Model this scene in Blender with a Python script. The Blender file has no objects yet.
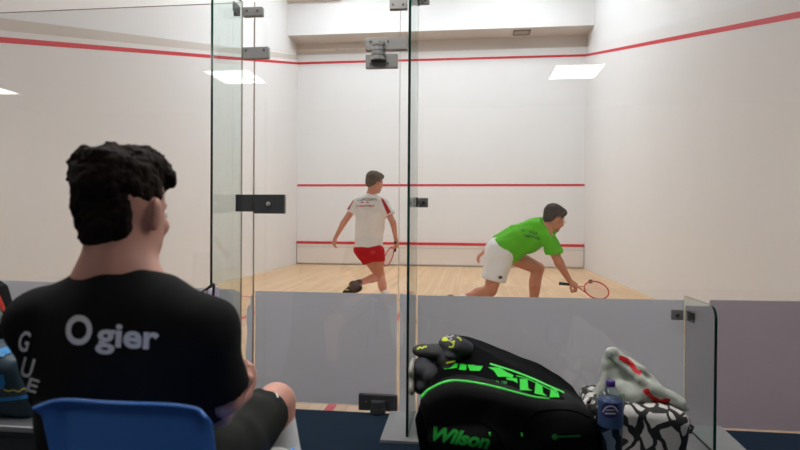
import bpy, bmesh, math, random
import numpy as np
from mathutils import Vector, Matrix
from mathutils.bvhtree import BVHTree

random.seed(7)
C = bpy.context.scene.collection
PI = math.pi

# ------------------------------------------------------------------ camera
CAM = Vector((3.9464, 0.0, 1.0229)); FPX = 566.34
yaw, pitch, roll = .1228, .0087, -.0067
_F = Vector((-math.sin(yaw), math.cos(yaw), 0)); _R = Vector((math.cos(yaw), math.sin(yaw), 0)); _U = Vector((0, 0, 1))
F3 = _F*math.cos(pitch) - _U*math.sin(pitch); U2 = _U*math.cos(pitch) + _F*math.sin(pitch)
R3 = _R*math.cos(roll) - U2*math.sin(roll); U3 = U2*math.cos(roll) + _R*math.sin(roll)
cd = bpy.data.cameras.new('camera'); cam = bpy.data.objects.new('camera', cd); C.objects.link(cam)
M = Matrix.Identity(4)
for i in range(3):
    M[i][0] = R3[i]; M[i][1] = U3[i]; M[i][2] = -F3[i]; M[i][3] = CAM[i]
cam.matrix_world = M
cd.sensor_width = 36; cd.lens = FPX/800*36; cd.clip_start = .02; cd.clip_end = 60
cd.dof.use_dof = True; cd.dof.focus_distance = 5.2; cd.dof.aperture_fstop = 3.6
bpy.context.scene.camera = cam
sc = bpy.context.scene
sc.view_settings.view_transform = 'Standard'; sc.view_settings.look = 'None'; sc.view_settings.gamma = 1; sc.view_settings.use_curve_mapping = False; sc.view_settings.exposure = 0.0
sc.cycles.sample_clamp_indirect = 60; sc.cycles.max_bounces = 14; sc.cycles.transparent_max_bounces = 24; sc.cycles.diffuse_bounces = 6

def P(u, v, Y):
    """world point at distance Y (along the court) seen at photo position u, v"""
    d = F3 + R3*((u-400)/FPX) + U3*((225-v)/FPX)
    return CAM + d*(Y/d.y)

GY = 2.876          # glass wall
FY = 12.63          # front wall
CW = 6.4
FZ = .03            # carpet level
CEIL = 2.75

# ------------------------------------------------------------------ helpers
def lk(name, me, mats=None, parent=None, smooth=False):
    o = bpy.data.objects.new(name, me); C.objects.link(o)
    for m in (mats if isinstance(mats, (list, tuple)) else [mats]):
        if m is not None: me.materials.append(m)
    if smooth:
        for p in me.polygons: p.use_smooth = True
    if parent is not None:
        o.parent = parent
        o.matrix_parent_inverse = parent.matrix_world.inverted()
    return o

def tag(o, label=None, cat=None, group=None, kind=None):
    if label: o['label'] = label
    if cat: o['category'] = cat
    if group: o['group'] = group
    if kind: o['kind'] = kind
    return o

def thing(name, loc, label, cat, group=None, kind=None):
    o = bpy.data.objects.new(name, None); C.objects.link(o)
    o.empty_display_size = .05; o.location = loc; o.matrix_world = Matrix.Translation(Vector(loc))
    return tag(o, label, cat, group, kind)

class MB:
    def __init__(s): s.v = []; s.f = []; s.m = []
    def add(s, vs, fs, mi=0):
        b = len(s.v); s.v += [tuple(v) for v in vs]; s.f += [tuple(b+i for i in f) for f in fs]; s.m += [mi]*len(fs) if not isinstance(mi, list) else mi
    def box(s, a, b, mi=0):
        (x0, y0, z0), (x1, y1, z1) = a, b
        s.add([(x0,y0,z0),(x1,y0,z0),(x1,y1,z0),(x0,y1,z0),(x0,y0,z1),(x1,y0,z1),(x1,y1,z1),(x0,y1,z1)],
              [(0,3,2,1),(4,5,6,7),(0,1,5,4),(1,2,6,5),(2,3,7,6),(3,0,4,7)], mi)
    def prism(s, poly, axis, a, b, mi=0, side=None):
        """polygon (2D) extruded along axis 0/1/2 from a to b"""
        def P3(p, t):
            l = list(p); l.insert(axis, t); return tuple(l)
        n = len(poly); vs = [P3(p, a) for p in poly] + [P3(p, b) for p in poly]
        s.add(vs, [tuple(range(n)), tuple(range(2*n-1, n-1, -1))], mi)
        bse = len(s.v) - 2*n
        for i in range(n):
            j = (i+1) % n
            s.f.append((bse+i, bse+j, bse+n+j, bse+n+i)); s.m.append(side[i] if side else mi)
    def tube(s, pts, r, n=8, mi=0, closed=False):
        pts = [Vector(p) for p in pts]; k = len(pts)
        rs = r if isinstance(r, (list, tuple)) else [r]*k
        base = len(s.v); up = None
        for i, p in enumerate(pts):
            if closed: t = (pts[(i+1) % k] - pts[i-1]).normalized()
            else: t = (pts[min(i+1, k-1)] - pts[max(i-1, 0)]).normalized()
            if up is None: up = t.orthogonal().normalized()
            up = (up - t*up.dot(t)).normalized(); w = t.cross(up)
            for j in range(n):
                a = 2*PI*j/n; q = p + (up*math.cos(a) + w*math.sin(a))*rs[i]
                s.v.append(tuple(q))
        for i in range(k if closed else k-1):
            a0 = base + i*n; b0 = base + ((i+1) % k)*n
            for j in range(n):
                s.f.append((a0+j, a0+(j+1) % n, b0+(j+1) % n, b0+j)); s.m.append(mi)
        if not closed:
            s.f.append(tuple(base+j for j in range(n))[::-1]); s.m.append(mi)
            s.f.append(tuple(base+(k-1)*n+j for j in range(n))); s.m.append(mi)
    def lathe(s, c, prof, n=32, mi=0):
        base = len(s.v); c = Vector(c)
        for r, z in prof:
            for j in range(n):
                a = 2*PI*j/n; s.v.append((c.x+r*math.cos(a), c.y+r*math.sin(a), c.z+z))
        for i in range(len(prof)-1):
            for j in range(n):
                a0 = base+i*n; b0 = a0+n
                s.f.append((a0+j, a0+(j+1) % n, b0+(j+1) % n, b0+j)); s.m.append(mi)
        s.f.append(tuple(base+j for j in range(n))[::-1]); s.m.append(mi)
        s.f.append(tuple(base+(len(prof)-1)*n+j for j in range(n))); s.m.append(mi)
    def build(s, name, mats, parent=None, smooth=False, bevel=0):
        me = bpy.data.meshes.new(name); me.from_pydata(s.v, [], s.f)
        for p, m in zip(me.polygons, s.m): p.material_index = m
        bm = bmesh.new(); bm.from_mesh(me); bmesh.ops.recalc_face_normals(bm, faces=bm.faces); bm.to_mesh(me); bm.free()
        me.update()
        o = lk(name, me, mats, parent, smooth)
        if bevel:
            md = o.modifiers.new('bevel', 'BEVEL'); md.width = bevel; md.segments = 3; md.limit_method = 'ANGLE'; md.angle_limit = .6
        return o

# ------------------------------------------------------------------ materials
def srgb(r, g, b):
    f = lambda c: (c/255/12.92) if c/255 <= .04045 else ((c/255+.055)/1.055)**2.4
    return (f(r), f(g), f(b), 1)

def nt(name):
    m = bpy.data.materials.new(name); m.use_nodes = True; t = m.node_tree; t.nodes.clear()
    o = t.nodes.new('ShaderNodeOutputMaterial'); return m, t, o

def mat(name, col, rough=.6, var=.08, scale=30, metal=0, bump=0, bscale=200, spec=.5, sheen=0, trans=0):
    m, t, o = nt(name); N = t.nodes.new; L = t.links.new
    b = N('ShaderNodeBsdfPrincipled'); L(b.outputs[0], o.inputs[0])
    b.inputs['Roughness'].default_value = rough; b.inputs['Metallic'].default_value = metal
    b.inputs['Specular IOR Level'].default_value = spec
    if sheen: b.inputs['Sheen Weight'].default_value = sheen
    tc = N('ShaderNodeTexCoord'); no = N('ShaderNodeTexNoise'); no.inputs['Scale'].default_value = scale; no.inputs['Detail'].default_value = 4
    L(tc.outputs['Object'], no.inputs['Vector'])
    mx = N('ShaderNodeMix'); mx.data_type = 'RGBA'
    mx.inputs[6].default_value = tuple(c*(1-var) for c in col[:3])+(1,); mx.inputs[7].default_value = tuple(min(1, c*(1+var)) for c in col[:3])+(1,)
    L(no.outputs['Fac'], mx.inputs[0]); L(mx.outputs[2], b.inputs['Base Color'])
    if bump:
        n2 = N('ShaderNodeTexNoise'); n2.inputs['Scale'].default_value = bscale; L(tc.outputs['Object'], n2.inputs['Vector'])
        bp = N('ShaderNodeBump'); bp.inputs['Strength'].default_value = bump; bp.inputs['Distance'].default_value = .004
        L(n2.outputs['Fac'], bp.inputs['Height']); L(bp.outputs[0], b.inputs['Normal'])
    if trans: b.inputs['Transmission Weight'].default_value = trans
    return m

def emit(name, col, s):
    m, t, o = nt(name); e = t.nodes.new('ShaderNodeEmission'); e.inputs[0].default_value = col; e.inputs[1].default_value = s
    t.links.new(e.outputs[0], o.inputs[0]); return m

def glass_mat(name, tint, refl=1.0):
    m, t, o = nt(name); N = t.nodes.new; L = t.links.new
    tr = N('ShaderNodeBsdfTransparent'); tr.inputs[0].default_value = tint
    gl = N('ShaderNodeBsdfGlossy'); gl.inputs['Roughness'].default_value = 0.0
    fr = N('ShaderNodeFresnel'); fr.inputs['IOR'].default_value = 1.5
    geo = N('ShaderNodeNewGeometry'); # same reflectance on both faces
    mi = N('ShaderNodeMix'); mi.data_type = 'FLOAT'; mi.inputs[2].default_value = 1.5; mi.inputs[3].default_value = 1/1.5
    L(geo.outputs['Backfacing'], mi.inputs[0])
    ly = N('ShaderNodeLayerWeight'); 
    pw = N('ShaderNodeMath'); pw.operation = 'POWER'; pw.inputs[1].default_value = 5
    ly.inputs['Blend'].default_value = .5; L(ly.outputs['Facing'], pw.inputs[0])
    ma = N('ShaderNodeMath'); ma.operation = 'MULTIPLY_ADD'; ma.inputs[1].default_value = .96*refl; ma.inputs[2].default_value = .04*refl
    L(pw.outputs[0], ma.inputs[0])
    mx = N('ShaderNodeMixShader'); L(ma.outputs[0], mx.inputs[0]); L(tr.outputs[0], mx.inputs[1]); L(gl.outputs[0], mx.inputs[2])
    L(mx.outputs[0], o.inputs[0])
    for n in (fr, mi, geo): t.nodes.remove(n)
    return m

def wall_mat(name, base, specks=False):
    m, t, o = nt(name); N = t.nodes.new; L = t.links.new
    b = N('ShaderNodeBsdfPrincipled'); L(b.outputs[0], o.inputs[0]); b.inputs['Roughness'].default_value = .55; b.inputs['Specular IOR Level'].default_value = .25
    tc = N('ShaderNodeTexCoord')
    mp = N('ShaderNodeMapping'); mp.inputs['Scale'].default_value = (1, 1, .25); L(tc.outputs['Object'], mp.inputs[0])
    no = N('ShaderNodeTexNoise'); no.inputs['Scale'].default_value = 2.2; no.inputs['Detail'].default_value = 6; L(mp.outputs[0], no.inputs['Vector'])
    mx = N('ShaderNodeMix'); mx.data_type = 'RGBA'; mx.inputs[6].default_value = tuple(c*.94 for c in base[:3])+(1,); mx.inputs[7].default_value = base
    L(no.outputs['Fac'], mx.inputs[0]); last = mx.outputs[2]
    if specks:
        vo = N('ShaderNodeTexVoronoi'); vo.inputs['Scale'].default_value = 9; L(tc.outputs['Object'], vo.inputs['Vector'])
        n2 = N('ShaderNodeTexNoise'); n2.inputs['Scale'].default_value = 1.5; L(tc.outputs['Object'], n2.inputs['Vector'])
        r = N('ShaderNodeMath'); r.operation = 'MULTIPLY_ADD'; r.inputs[1].default_value = .22; r.inputs[2].default_value = -.06; L(n2.outputs['Fac'], r.inputs[0])
        lt = N('ShaderNodeMath'); lt.operation = 'LESS_THAN'; L(vo.outputs['Distance'], lt.inputs[0]); L(r.outputs[0], lt.inputs[1])
        ml = N('ShaderNodeMath'); ml.operation = 'MULTIPLY'; ml.inputs[1].default_value = .6; L(lt.outputs[0], ml.inputs[0])
        m2 = N('ShaderNodeMix'); m2.data_type = 'RGBA'; m2.inputs[7].default_value = tuple(c*.6 for c in base[:3])+(1,)
        L(ml.outputs[0], m2.inputs[0]); L(last, m2.inputs[6]); last = m2.outputs[2]
    L(last, b.inputs['Base Color'])
    return m

def floor_mat():
    m, t, o = nt('maple_boards'); N = t.nodes.new; L = t.links.new
    b = N('ShaderNodeBsdfPrincipled'); L(b.outputs[0], o.inputs[0]); b.inputs['Roughness'].default_value = .42
    tc = N('ShaderNodeTexCoord'); mp = N('ShaderNodeMapping'); mp.inputs['Rotation'].default_value = (0, 0, PI/2); L(tc.outputs['Object'], mp.inputs[0])
    br = N('ShaderNodeTexBrick'); br.inputs['Scale'].default_value = 1; br.inputs['Brick Width'].default_value = 1.3; br.inputs['Row Height'].default_value = .07
    br.inputs['Mortar Size'].default_value = .0012; br.inputs['Color1'].default_value = srgb(228, 192, 150); br.inputs['Color2'].default_value = srgb(214, 174, 130); br.inputs['Mortar'].default_value = srgb(170, 130, 90)
    L(mp.outputs[0], br.inputs['Vector'])
    no = N('ShaderNodeTexNoise'); no.inputs['Scale'].default_value = 6; no.inputs['Detail'].default_value = 5; L(tc.outputs['Object'], no.inputs['Vector'])
    mx = N('ShaderNodeMix'); mx.data_type = 'RGBA'; mx.blend_type = 'MULTIPLY'; mx.inputs[0].default_value = .18; L(br.outputs['Color'], mx.inputs[6]); L(no.outputs['Color'], mx.inputs[7])
    L(mx.outputs[2], b.inputs['Base Color']); return m

def pattern_mat():
    m, t, o = nt('black_white_print'); N = t.nodes.new; L = t.links.new
    b = N('ShaderNodeBsdfPrincipled'); L(b.outputs[0], o.inputs[0]); b.inputs['Roughness'].default_value = .7
    tc = N('ShaderNodeTexCoord'); no = N('ShaderNodeTexNoise'); no.inputs['Scale'].default_value = 6; L(tc.outputs['Object'], no.inputs['Vector'])
    mx = N('ShaderNodeMix'); mx.data_type = 'RGBA'; mx.blend_type = 'LINEAR_LIGHT'; mx.inputs[0].default_value = .09; L(tc.outputs['Object'], mx.inputs[6]); L(no.outputs['Color'], mx.inputs[7])
    mp = N('ShaderNodeMapping'); mp.inputs['Scale'].default_value = (1, 1, .6); mp.inputs['Rotation'].default_value = (0, .5, 0); L(mx.outputs[2], mp.inputs[0])
    vo = N('ShaderNodeTexVoronoi'); vo.feature = 'DISTANCE_TO_EDGE'; vo.inputs['Scale'].default_value = 17; L(mp.outputs[0], vo.inputs['Vector'])
    gt = N('ShaderNodeMath'); gt.operation = 'GREATER_THAN'; gt.inputs[1].default_value = .13; L(vo.outputs['Distance'], gt.inputs[0])
    m2 = N('ShaderNodeMix'); m2.data_type = 'RGBA'; m2.inputs[6].default_value = (.012, .012, .013, 1); m2.inputs[7].default_value = (.62, .6, .57, 1)
    L(gt.outputs[0], m2.inputs[0]); L(m2.outputs[2], b.inputs['Base Color']); return m

def film_mat(name, col, tr):
    m, t, o = nt(name); N = t.nodes.new; L = t.links.new
    a = N('ShaderNodeBsdfPrincipled'); a.inputs['Base Color'].default_value = col; a.inputs['Roughness'].default_value = .5
    no = N('ShaderNodeTexNoise'); no.inputs['Scale'].default_value = 1.5; tc = N('ShaderNodeTexCoord'); L(tc.outputs['Object'], no.inputs['Vector'])
    mx = N('ShaderNodeMix'); mx.data_type = 'RGBA'; mx.inputs[6].default_value = tuple(c*.9 for c in col[:3])+(1,); mx.inputs[7].default_value = tuple(c*1.1 for c in col[:3])+(1,)
    L(no.outputs['Fac'], mx.inputs[0]); L(mx.outputs[2], a.inputs['Base Color'])
    b = N('ShaderNodeBsdfTranslucent'); b.inputs[0].default_value = col
    ms = N('ShaderNodeMixShader'); ms.inputs[0].default_value = tr; L(a.outputs[0], ms.inputs[1]); L(b.outputs[0], ms.inputs[2]); L(ms.outputs[0], o.inputs[0])
    return m

WHITE = wall_mat('court_plaster', (.80, .79, .785, 1))
WHITE_S = wall_mat('court_plaster_marked', (.78, .762, .752, 1), True)
WHITE_U = wall_mat('upper_plaster', (.80, .785, .78, 1))
CREAM = mat('cream_paint', srgb(205, 196, 188), .7, .04)
RED = mat('red_line', srgb(205, 30, 45), .5, .05)
FLOOR = floor_mat()
FILLPANEL = emit('fill_panel_diffuser', (1, .98, .95, 1), 26)  # emission of the added fill panels near the glass
CARPET = mat('blue_carpet', srgb(30, 44, 60), .95, .25, 120, bump=.6, bscale=400, spec=.1)
ROOMW = mat('room_paint', srgb(190, 186, 184), .8, .05)
CEILM = mat('ceiling_paint', srgb(215, 213, 210), .8, .03)
TILE = mat('ceiling_tile', srgb(170, 168, 166), .9, .06)
GLASS = glass_mat('clear_glass', (.975, .985, .98, 1), 1.7)
FING = glass_mat('fin_glass', (.90, .945, .925, 1))
EDGE = mat('glass_edge', srgb(8, 46, 36), .15, .1)
JOINT = mat('silicone_joint', srgb(150, 128, 112), .5, .05)
FILM = film_mat('grey_film', (.78, .795, .845, 1), .6)
SCUFF = mat('scuff', srgb(88, 86, 92), .8)
METAL = mat('satin_steel', srgb(122, 120, 118), .42, .08, metal=.25)
METALD = mat('dark_steel', srgb(62, 62, 64), .4, .08, metal=.2)
ALU = mat('brushed_ledge', srgb(150, 150, 152), .5, .08, 60, metal=.2)
BLACKR = mat('black_rubber', srgb(20, 20, 22), .6)
PANEL = emit('light_diffuser', (1, .97, .94, 1), 11)
COURTL = emit('court_light_diffuser', (.885, .965, 1.03, 1), 32)
SKIN = mat('skin', srgb(206, 138, 108), .55, .06, 25)
SKINP = mat('skin_pale', srgb(216, 152, 128), .55, .06, 25)
SKINM = mat('skin_seated', srgb(202, 147, 130), .55, .07, 25)
HAIRD = mat('hair_dark_brown', srgb(34, 25, 21), .85, .4, 90, bump=.8, bscale=160, spec=.12)
HAIRB = mat('hair_brown', srgb(72, 60, 52), .75, .3, 90, bump=.6, bscale=120)
HAIRG = mat('hair_light_brown', srgb(104, 92, 78), .8, .3, 90, bump=.6, bscale=120)
BLACKC = mat('black_cotton', srgb(27, 27, 28), .9, .2, 40, bump=.25, bscale=300, spec=.15)
DGREEN = mat('dark_shorts_cloth', srgb(33, 34, 30), .85, .2, 30, spec=.2)
WHITEC = mat('white_cotton', srgb(243, 242, 241), .85, .04, 20, spec=.2)
REDC = mat('red_cotton', srgb(196, 26, 38), .8, .08, spec=.2)
GREENC = mat('green_cotton', srgb(96, 200, 22), .75, .08, spec=.2)
DARKC = mat('dark_print', srgb(30, 70, 26), .8)
TEXTD = mat('dark_text', srgb(60, 56, 62), .8)
TEXTW = mat('white_lettering', srgb(235, 235, 240), .6, .02)
SOCKG = mat('grey_sock', srgb(84, 84, 82), .9)
SOCKW = mat('white_sock', srgb(225, 225, 225), .9)
SHOEB = mat('black_shoe', srgb(20, 20, 22), .6)
YEL = mat('yellow_trim', srgb(226, 196, 20), .5)
BLUEP = mat('blue_plastic', srgb(84, 146, 240), .42, .05, 8)
NYLON = mat('black_nylon', srgb(14, 14, 15), .75, .25, 60, bump=.3, bscale=250, spec=.15)
NYLON2 = mat('black_gloss_nylon', srgb(6, 6, 7), .8, .2, 60, spec=.06)
NEON = mat('neon_green', srgb(22, 205, 40), .5, .05)
NEONL = mat('neon_piping', srgb(70, 225, 80), .4, .03)
SHOED = mat('charcoal_shoe', srgb(42, 44, 50), .75, .15, 40)
SOLE = mat('pale_sole', srgb(165, 160, 150), .7, .1)
LIME = mat('lime_pattern', srgb(196, 208, 40), .6)
PLASTIC = film_mat('thin_plastic', (.56, .59, .53, 1), .25)
PRED = mat('red_print', srgb(205, 24, 28), .45)
PGRN = mat('green_print', srgb(120, 150, 110), .5)
PATT = pattern_mat()
TEAL = mat('teal_nylon', srgb(30, 56, 70), .55, .3, 10)
YPRINT = mat('yellow_print', srgb(200, 190, 80), .6)
BENCH = mat('bench_grey', srgb(62, 64, 68), .6)
BENCHE = mat('bench_edge', srgb(165, 165, 168), .4, .04)
ORANGE = mat('orange_red', srgb(220, 60, 40), .5)
STRING = mat('strings', srgb(236, 190, 180), .5)
FRAMER = mat('racket_red', srgb(215, 70, 62), .35)
FRAMEW = mat('racket_white', srgb(225, 215, 205), .35)
PURPLE = mat('purple_cap', srgb(60, 30, 110), .4)
LABELB = mat('bottle_label', srgb(62, 82, 120), .35, .35, 30)
LABELP = mat('bottle_label_dark', srgb(44, 32, 86), .35, .3, 40)
WATER = glass_mat('bottle_clear', (.82, .87, .92, 1), 1.6)
LILAC = mat('lilac_cloth', srgb(176, 166, 186), .8)
LENS = mat('goggle_lens', srgb(190, 200, 210), .1)
EYEW = mat('eye_white', srgb(225, 225, 225), .3); IRIS = mat('iris', srgb(50, 34, 26), .3)

# ------------------------------------------------------------------ signed-distance modelling
def smin(a, b, k):
    if k <= 0: return np.minimum(a, b)
    h = np.clip(.5+.5*(b-a)/k, 0, 1); return b*(1-h)+a*h-k*h*(1-h)
def arr(v): return np.array(v, dtype=np.float32)
class Cone:
    def __init__(s, a, b, r0, r1, k=.02): s.a = arr(a); s.b = arr(b); s.r0 = r0; s.r1 = r1; s.k = k
    def box(s): r = max(s.r0, s.r1); return np.minimum(s.a, s.b)-r, np.maximum(s.a, s.b)+r
    def d(s, X):
        ba = s.b-s.a; t = np.clip((X-s.a)@ba/max(ba@ba, 1e-9), 0, 1)
        return np.linalg.norm(X-s.a-t[..., None]*ba, axis=-1)-(s.r0+(s.r1-s.r0)*t)
    def grow(s, g, k=None): return Cone(s.a, s.b, s.r0+g, s.r1+g, s.k if k is None else k)
class Ell:
    def __init__(s, c, r, M=None, k=.02): s.c = arr(c); s.r = arr(r); s.M = np.eye(3, dtype=np.float32) if M is None else arr(M); s.k = k
    def box(s): e = np.sqrt(((s.M*s.r[None, :])**2).sum(1)); return s.c-e, s.c+e
    def d(s, X):
        q = (X-s.c)@s.M
        k0 = np.linalg.norm(q/s.r, axis=-1); k1 = np.linalg.norm(q/(s.r*s.r), axis=-1)
        return k0*(k0-1)/np.maximum(k1, 1e-6)
    def grow(s, g, k=None): return Ell(s.c, s.r+g, s.M, s.k if k is None else k)

def field(prims, vox, pad=.03):
    bs = [p.box() for p in prims]; lo = np.min([b[0] for b in bs], 0)-pad; hi = np.max([b[1] for b in bs], 0)+pad
    n = np.ceil((hi-lo)/vox).astype(int)+1
    D = np.full(n, .2, dtype=np.float32)
    ax = [lo[i]+vox*np.arange(n[i], dtype=np.float32) for i in range(3)]
    for p, b in zip(prims, bs):
        m = pad+p.k
        i0 = np.maximum(0, ((b[0]-m-lo)/vox).astype(int)); i1 = np.minimum(n, ((b[1]+m-lo)/vox).astype(int)+2)
        X = np.stack(np.meshgrid(ax[0][i0[0]:i1[0]], ax[1][i0[1]:i1[1]], ax[2][i0[2]:i1[2]], indexing='ij'), -1)
        sl = tuple(slice(i0[i], i1[i]) for i in range(3))
        D[sl] = smin(D[sl], p.d(X), p.k)
    return D, ax, lo

def nets(D, lo, vox):
    S = D < 0
    cs = np.zeros([s-1 for s in D.shape], int)
    for dx in (0, 1):
        for dy in (0, 1):
            for dz in (0, 1):
                cs += S[dx:S.shape[0]-1+dx, dy:S.shape[1]-1+dy, dz:S.shape[2]-1+dz]
    cell = (cs > 0) & (cs < 8); idx = np.full(cell.shape, -1, int); ii = np.argwhere(cell); idx[cell] = np.arange(len(ii))
    acc = np.zeros((len(ii), 3)); cnt = np.zeros(len(ii))
    cor = [(a, b, c) for a in (0, 1) for b in (0, 1) for c in (0, 1)]
    for a in cor:
        for axi in range(3):
            if a[axi]: continue
            b = list(a); b[axi] = 1
            da = D[ii[:, 0]+a[0], ii[:, 1]+a[1], ii[:, 2]+a[2]]; db = D[ii[:, 0]+b[0], ii[:, 1]+b[1], ii[:, 2]+b[2]]
            m = (da < 0) != (db < 0); t = np.where(m, da/np.where(m, da-db, 1), 0)
            pt = np.tile(np.array(a, float), (len(ii), 1)); pt[:, axi] += t
            acc[m] += pt[m]; cnt[m] += 1
    V = (ii + acc/cnt[:, None])*vox+lo
    Fs = []
    for axi in range(3):
        o1, o2 = [(1, 2), (2, 0), (0, 1)][axi]
        sl0 = [slice(1, -1)]*3; sl1 = [slice(1, -1)]*3; sl0[axi] = slice(0, -1); sl1[axi] = slice(1, None)
        A = S[tuple(sl0)]; B = S[tuple(sl1)]; e = np.argwhere(A != B); st = A[A != B]
        off = np.array([1, 1, 1]); off[axi] = 0; e = e+off
        def cc(d1, d2):
            q = e.copy(); q[:, o1] += d1; q[:, o2] += d2; return idx[q[:, 0], q[:, 1], q[:, 2]]
        q = np.stack([cc(-1, -1), cc(0, -1), cc(0, 0), cc(-1, 0)], 1)
        q[~st] = q[~st][:, ::-1]; Fs.append(q)
    return V, np.concatenate(Fs)

def folds(X, amp, freq, seed=0):
    r = np.random.RandomState(seed); out = 0
    for i in range(6):
        w = r.randn(3); w /= np.linalg.norm(w); ph = r.rand()*6.28; f = freq*(.6+r.rand()*1.2)
        w2 = r.randn(3)*freq*.4
        out = out+np.sin(X@(w*f)+1.5*np.sin(X@w2+ph)+ph)
    return out*amp/6

def sculpt(name, prims, vox, m, parent, cuts=(), carve=(), fold=None, relax=2):
    """prims: smooth union; cuts: (point, normal) keep side opposite to the normal"""
    D, ax, lo = field(prims, vox)
    if cuts or fold or carve:
        X = np.stack(np.meshgrid(*ax, indexing='ij'), -1)
        for fo in (fold if isinstance(fold, list) else [fold] if fold else []): D = D+folds(X, *fo).astype(np.float32)
        for c in carve: D = np.maximum(D, -c.d(X))
        for c in cuts:
            if callable(c): D = np.maximum(D, c(X)); continue
            p, n = c; D = np.maximum(D, (X-arr(p))@arr(Vector(n).normalized()))
    D[0] = D[-1] = .1; D[:, 0] = D[:, -1] = .1; D[:, :, 0] = D[:, :, -1] = .1
    V, Q = nets(D, lo, vox)
    me = bpy.data.meshes.new(name); me.from_pydata(V.tolist(), [], Q.tolist())
    bm = bmesh.new(); bm.from_mesh(me)
    for _ in range(relax): bmesh.ops.smooth_vert(bm, verts=bm.verts, factor=.5, use_axis_x=True, use_axis_y=True, use_axis_z=True)
    bmesh.ops.recalc_face_normals(bm, faces=bm.faces)
    bm.to_mesh(me); bm.free()
    return lk(name, me, m, parent, True)

def rot(f, up=(0, 0, 1)):
    """columns: right, forward, up"""
    f = Vector(f).normalized(); r = f.cross(Vector(up)).normalized(); u = r.cross(f)
    return Matrix((r, f, u)).transposed()

def head_prims(c, R, s=1.0, chin=1.0):
    g = lambda x, y, z: Vector(c)+R@Vector((x*s, y*s, z*s)); Rm = [[R[i][j] for j in range(3)] for i in range(3)]
    e = lambda x, y, z, a, b, d, k=.015: Ell(g(x, y, z), (a*s, b*s, d*s), Rm, k)
    pr = [e(0, -.012, .035, .074, .094, .082), e(0, .03, -.03, .06, .06, .075, .03), e(0, .066, -.096, .024, .02, .018, .025),
          e(-.035, .02, -.07, .022, .04, .022, .03), e(.035, .02, -.07, .022, .04, .022, .03),
          e(0, .08, .02, .045, .014, .012, .012), e(-.036, .07, -.025, .02, .016, .018), e(.036, .07, -.025, .02, .016, .018),
          Cone(g(0, .09, .008), g(0, .112, -.03), .007*s, .012*s, .01), e(0, .1, -.034, .017, .01, .007, .006),
          e(0, .086, -.06, .024, .012, .005, .005), e(0, .084, -.071, .02, .012, .006, .005)]
    for q in (-1, 1):
        pr += [e(q*.076, -.004, -.008, .008, .019, .032, .006), e(q*.082, -.01, .004, .006, .014, .022, .004)]
    eyes = [e(q*.031, .088, .002, .014, .012, .011, 0) for q in (-1, 1)]
    return pr, eyes, g, e

def make_eyes(g, s, R, parent):
    for q in (-1, 1):
        c = g(q*.031, .079, .002)
        b = bmesh.new(); bmesh.ops.create_uvsphere(b, u_segments=16, v_segments=10, radius=.0115*s)
        for v in b.verts:
            v.co = R@Vector((v.co.x, v.co.y, v.co.z))+c
        me = bpy.data.meshes.new('eye'); b.to_mesh(me); b.free(); f = (R@Vector((0, 1, 0)))
        o = lk('eye', me, [EYEW, IRIS], parent, True)
        for p in me.polygons:
            if (p.center-c).normalized().dot(f) > .88: p.material_index = 1

def hand_prims(w, d, nrm, s=1.0, curl=.5, thumb=1, spread=.06):
    """w wrist, d direction of the fingers, nrm out of the back of the hand; thumb on side `thumb`"""
    d = Vector(d).normalized(); nrm = Vector(nrm); nrm = (nrm-d*nrm.dot(d)).normalized(); sd = d.cross(nrm)*thumb
    w = Vector(w); pr = []
    pc = w+d*.05*s
    for q in (-.024, -.008, .008, .024):
        pr.append(Cone(w+d*.01*s+sd*q*.7*s, w+d*.09*s+sd*q*1.25*s, .014*s, .0115*s, .012))
    for i, (q, L) in enumerate([(.031, .072), (.0105, .082), (-.0105, .076), (-.031, .060)]):
        p = w+d*.088*s+sd*q*s; a = .15+curl*.5; r = .0092*s
        for j, f in enumerate((.45, .32, .26)):
            dd = (d*math.cos(a)-nrm*math.sin(a)+sd*(q*spread*30*.03)).normalized(); p2 = p+dd*L*f*s
            pr.append(Cone(p, p2, r, r*.9, .004)); p = p2; r *= .9; a += curl*1.0
    p = w+d*.022*s+sd*.024*s; a = .75
    for f, r in ((.045, .0125), (.032, .0105), (.026, .009)):
        dd = (d*math.cos(a)+sd*math.sin(a)-nrm*curl*.5).normalized(); p2 = p+dd*f*s
        pr.append(Cone(p, p2, r*s, r*.92*s, .006)); p = p2; a -= .35*(.4+curl)
    return pr

# decals: shapes laid on a surface from the side the camera looks from
def decal(name, target, verts2, faces, m, parent, off=.0012, cut=.012, smooth=False):
    bvh = BVHTree.FromPolygons([v.co.copy() for v in target.data.vertices], [tuple(p.vertices) for p in target.data.polygons])
    bm = bmesh.new(); vs = [bm.verts.new((x, y, 0)) for x, y in verts2]
    for f in faces:
        try: bm.faces.new([vs[i] for i in f])
        except ValueError: pass
    bmesh.ops.triangulate(bm, faces=bm.faces)
    for _ in range(6):
        es = [e for e in bm.edges if e.calc_length() > cut]
        if not es: break
        bmesh.ops.subdivide_edges(bm, edges=es, cuts=1); bmesh.ops.triangulate(bm, faces=bm.faces)
    bad = []
    for v in bm.verts:
        d = (F3+R3*((v.co.x-400)/FPX)+U3*((225-v.co.y)/FPX)).normalized()
        h, n, i, t = bvh.ray_cast(CAM, d)
        if h is None: bad.append(v); continue
        if n.dot(d) > 0: n = -n
        v.co = h+(n*.6-d*.4).normalized()*off
    bmesh.ops.delete(bm, geom=bad, context='VERTS')
    me = bpy.data.meshes.new(name); bm.to_mesh(me); bm.free()
    return lk(name, me, m, parent, smooth)

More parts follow.
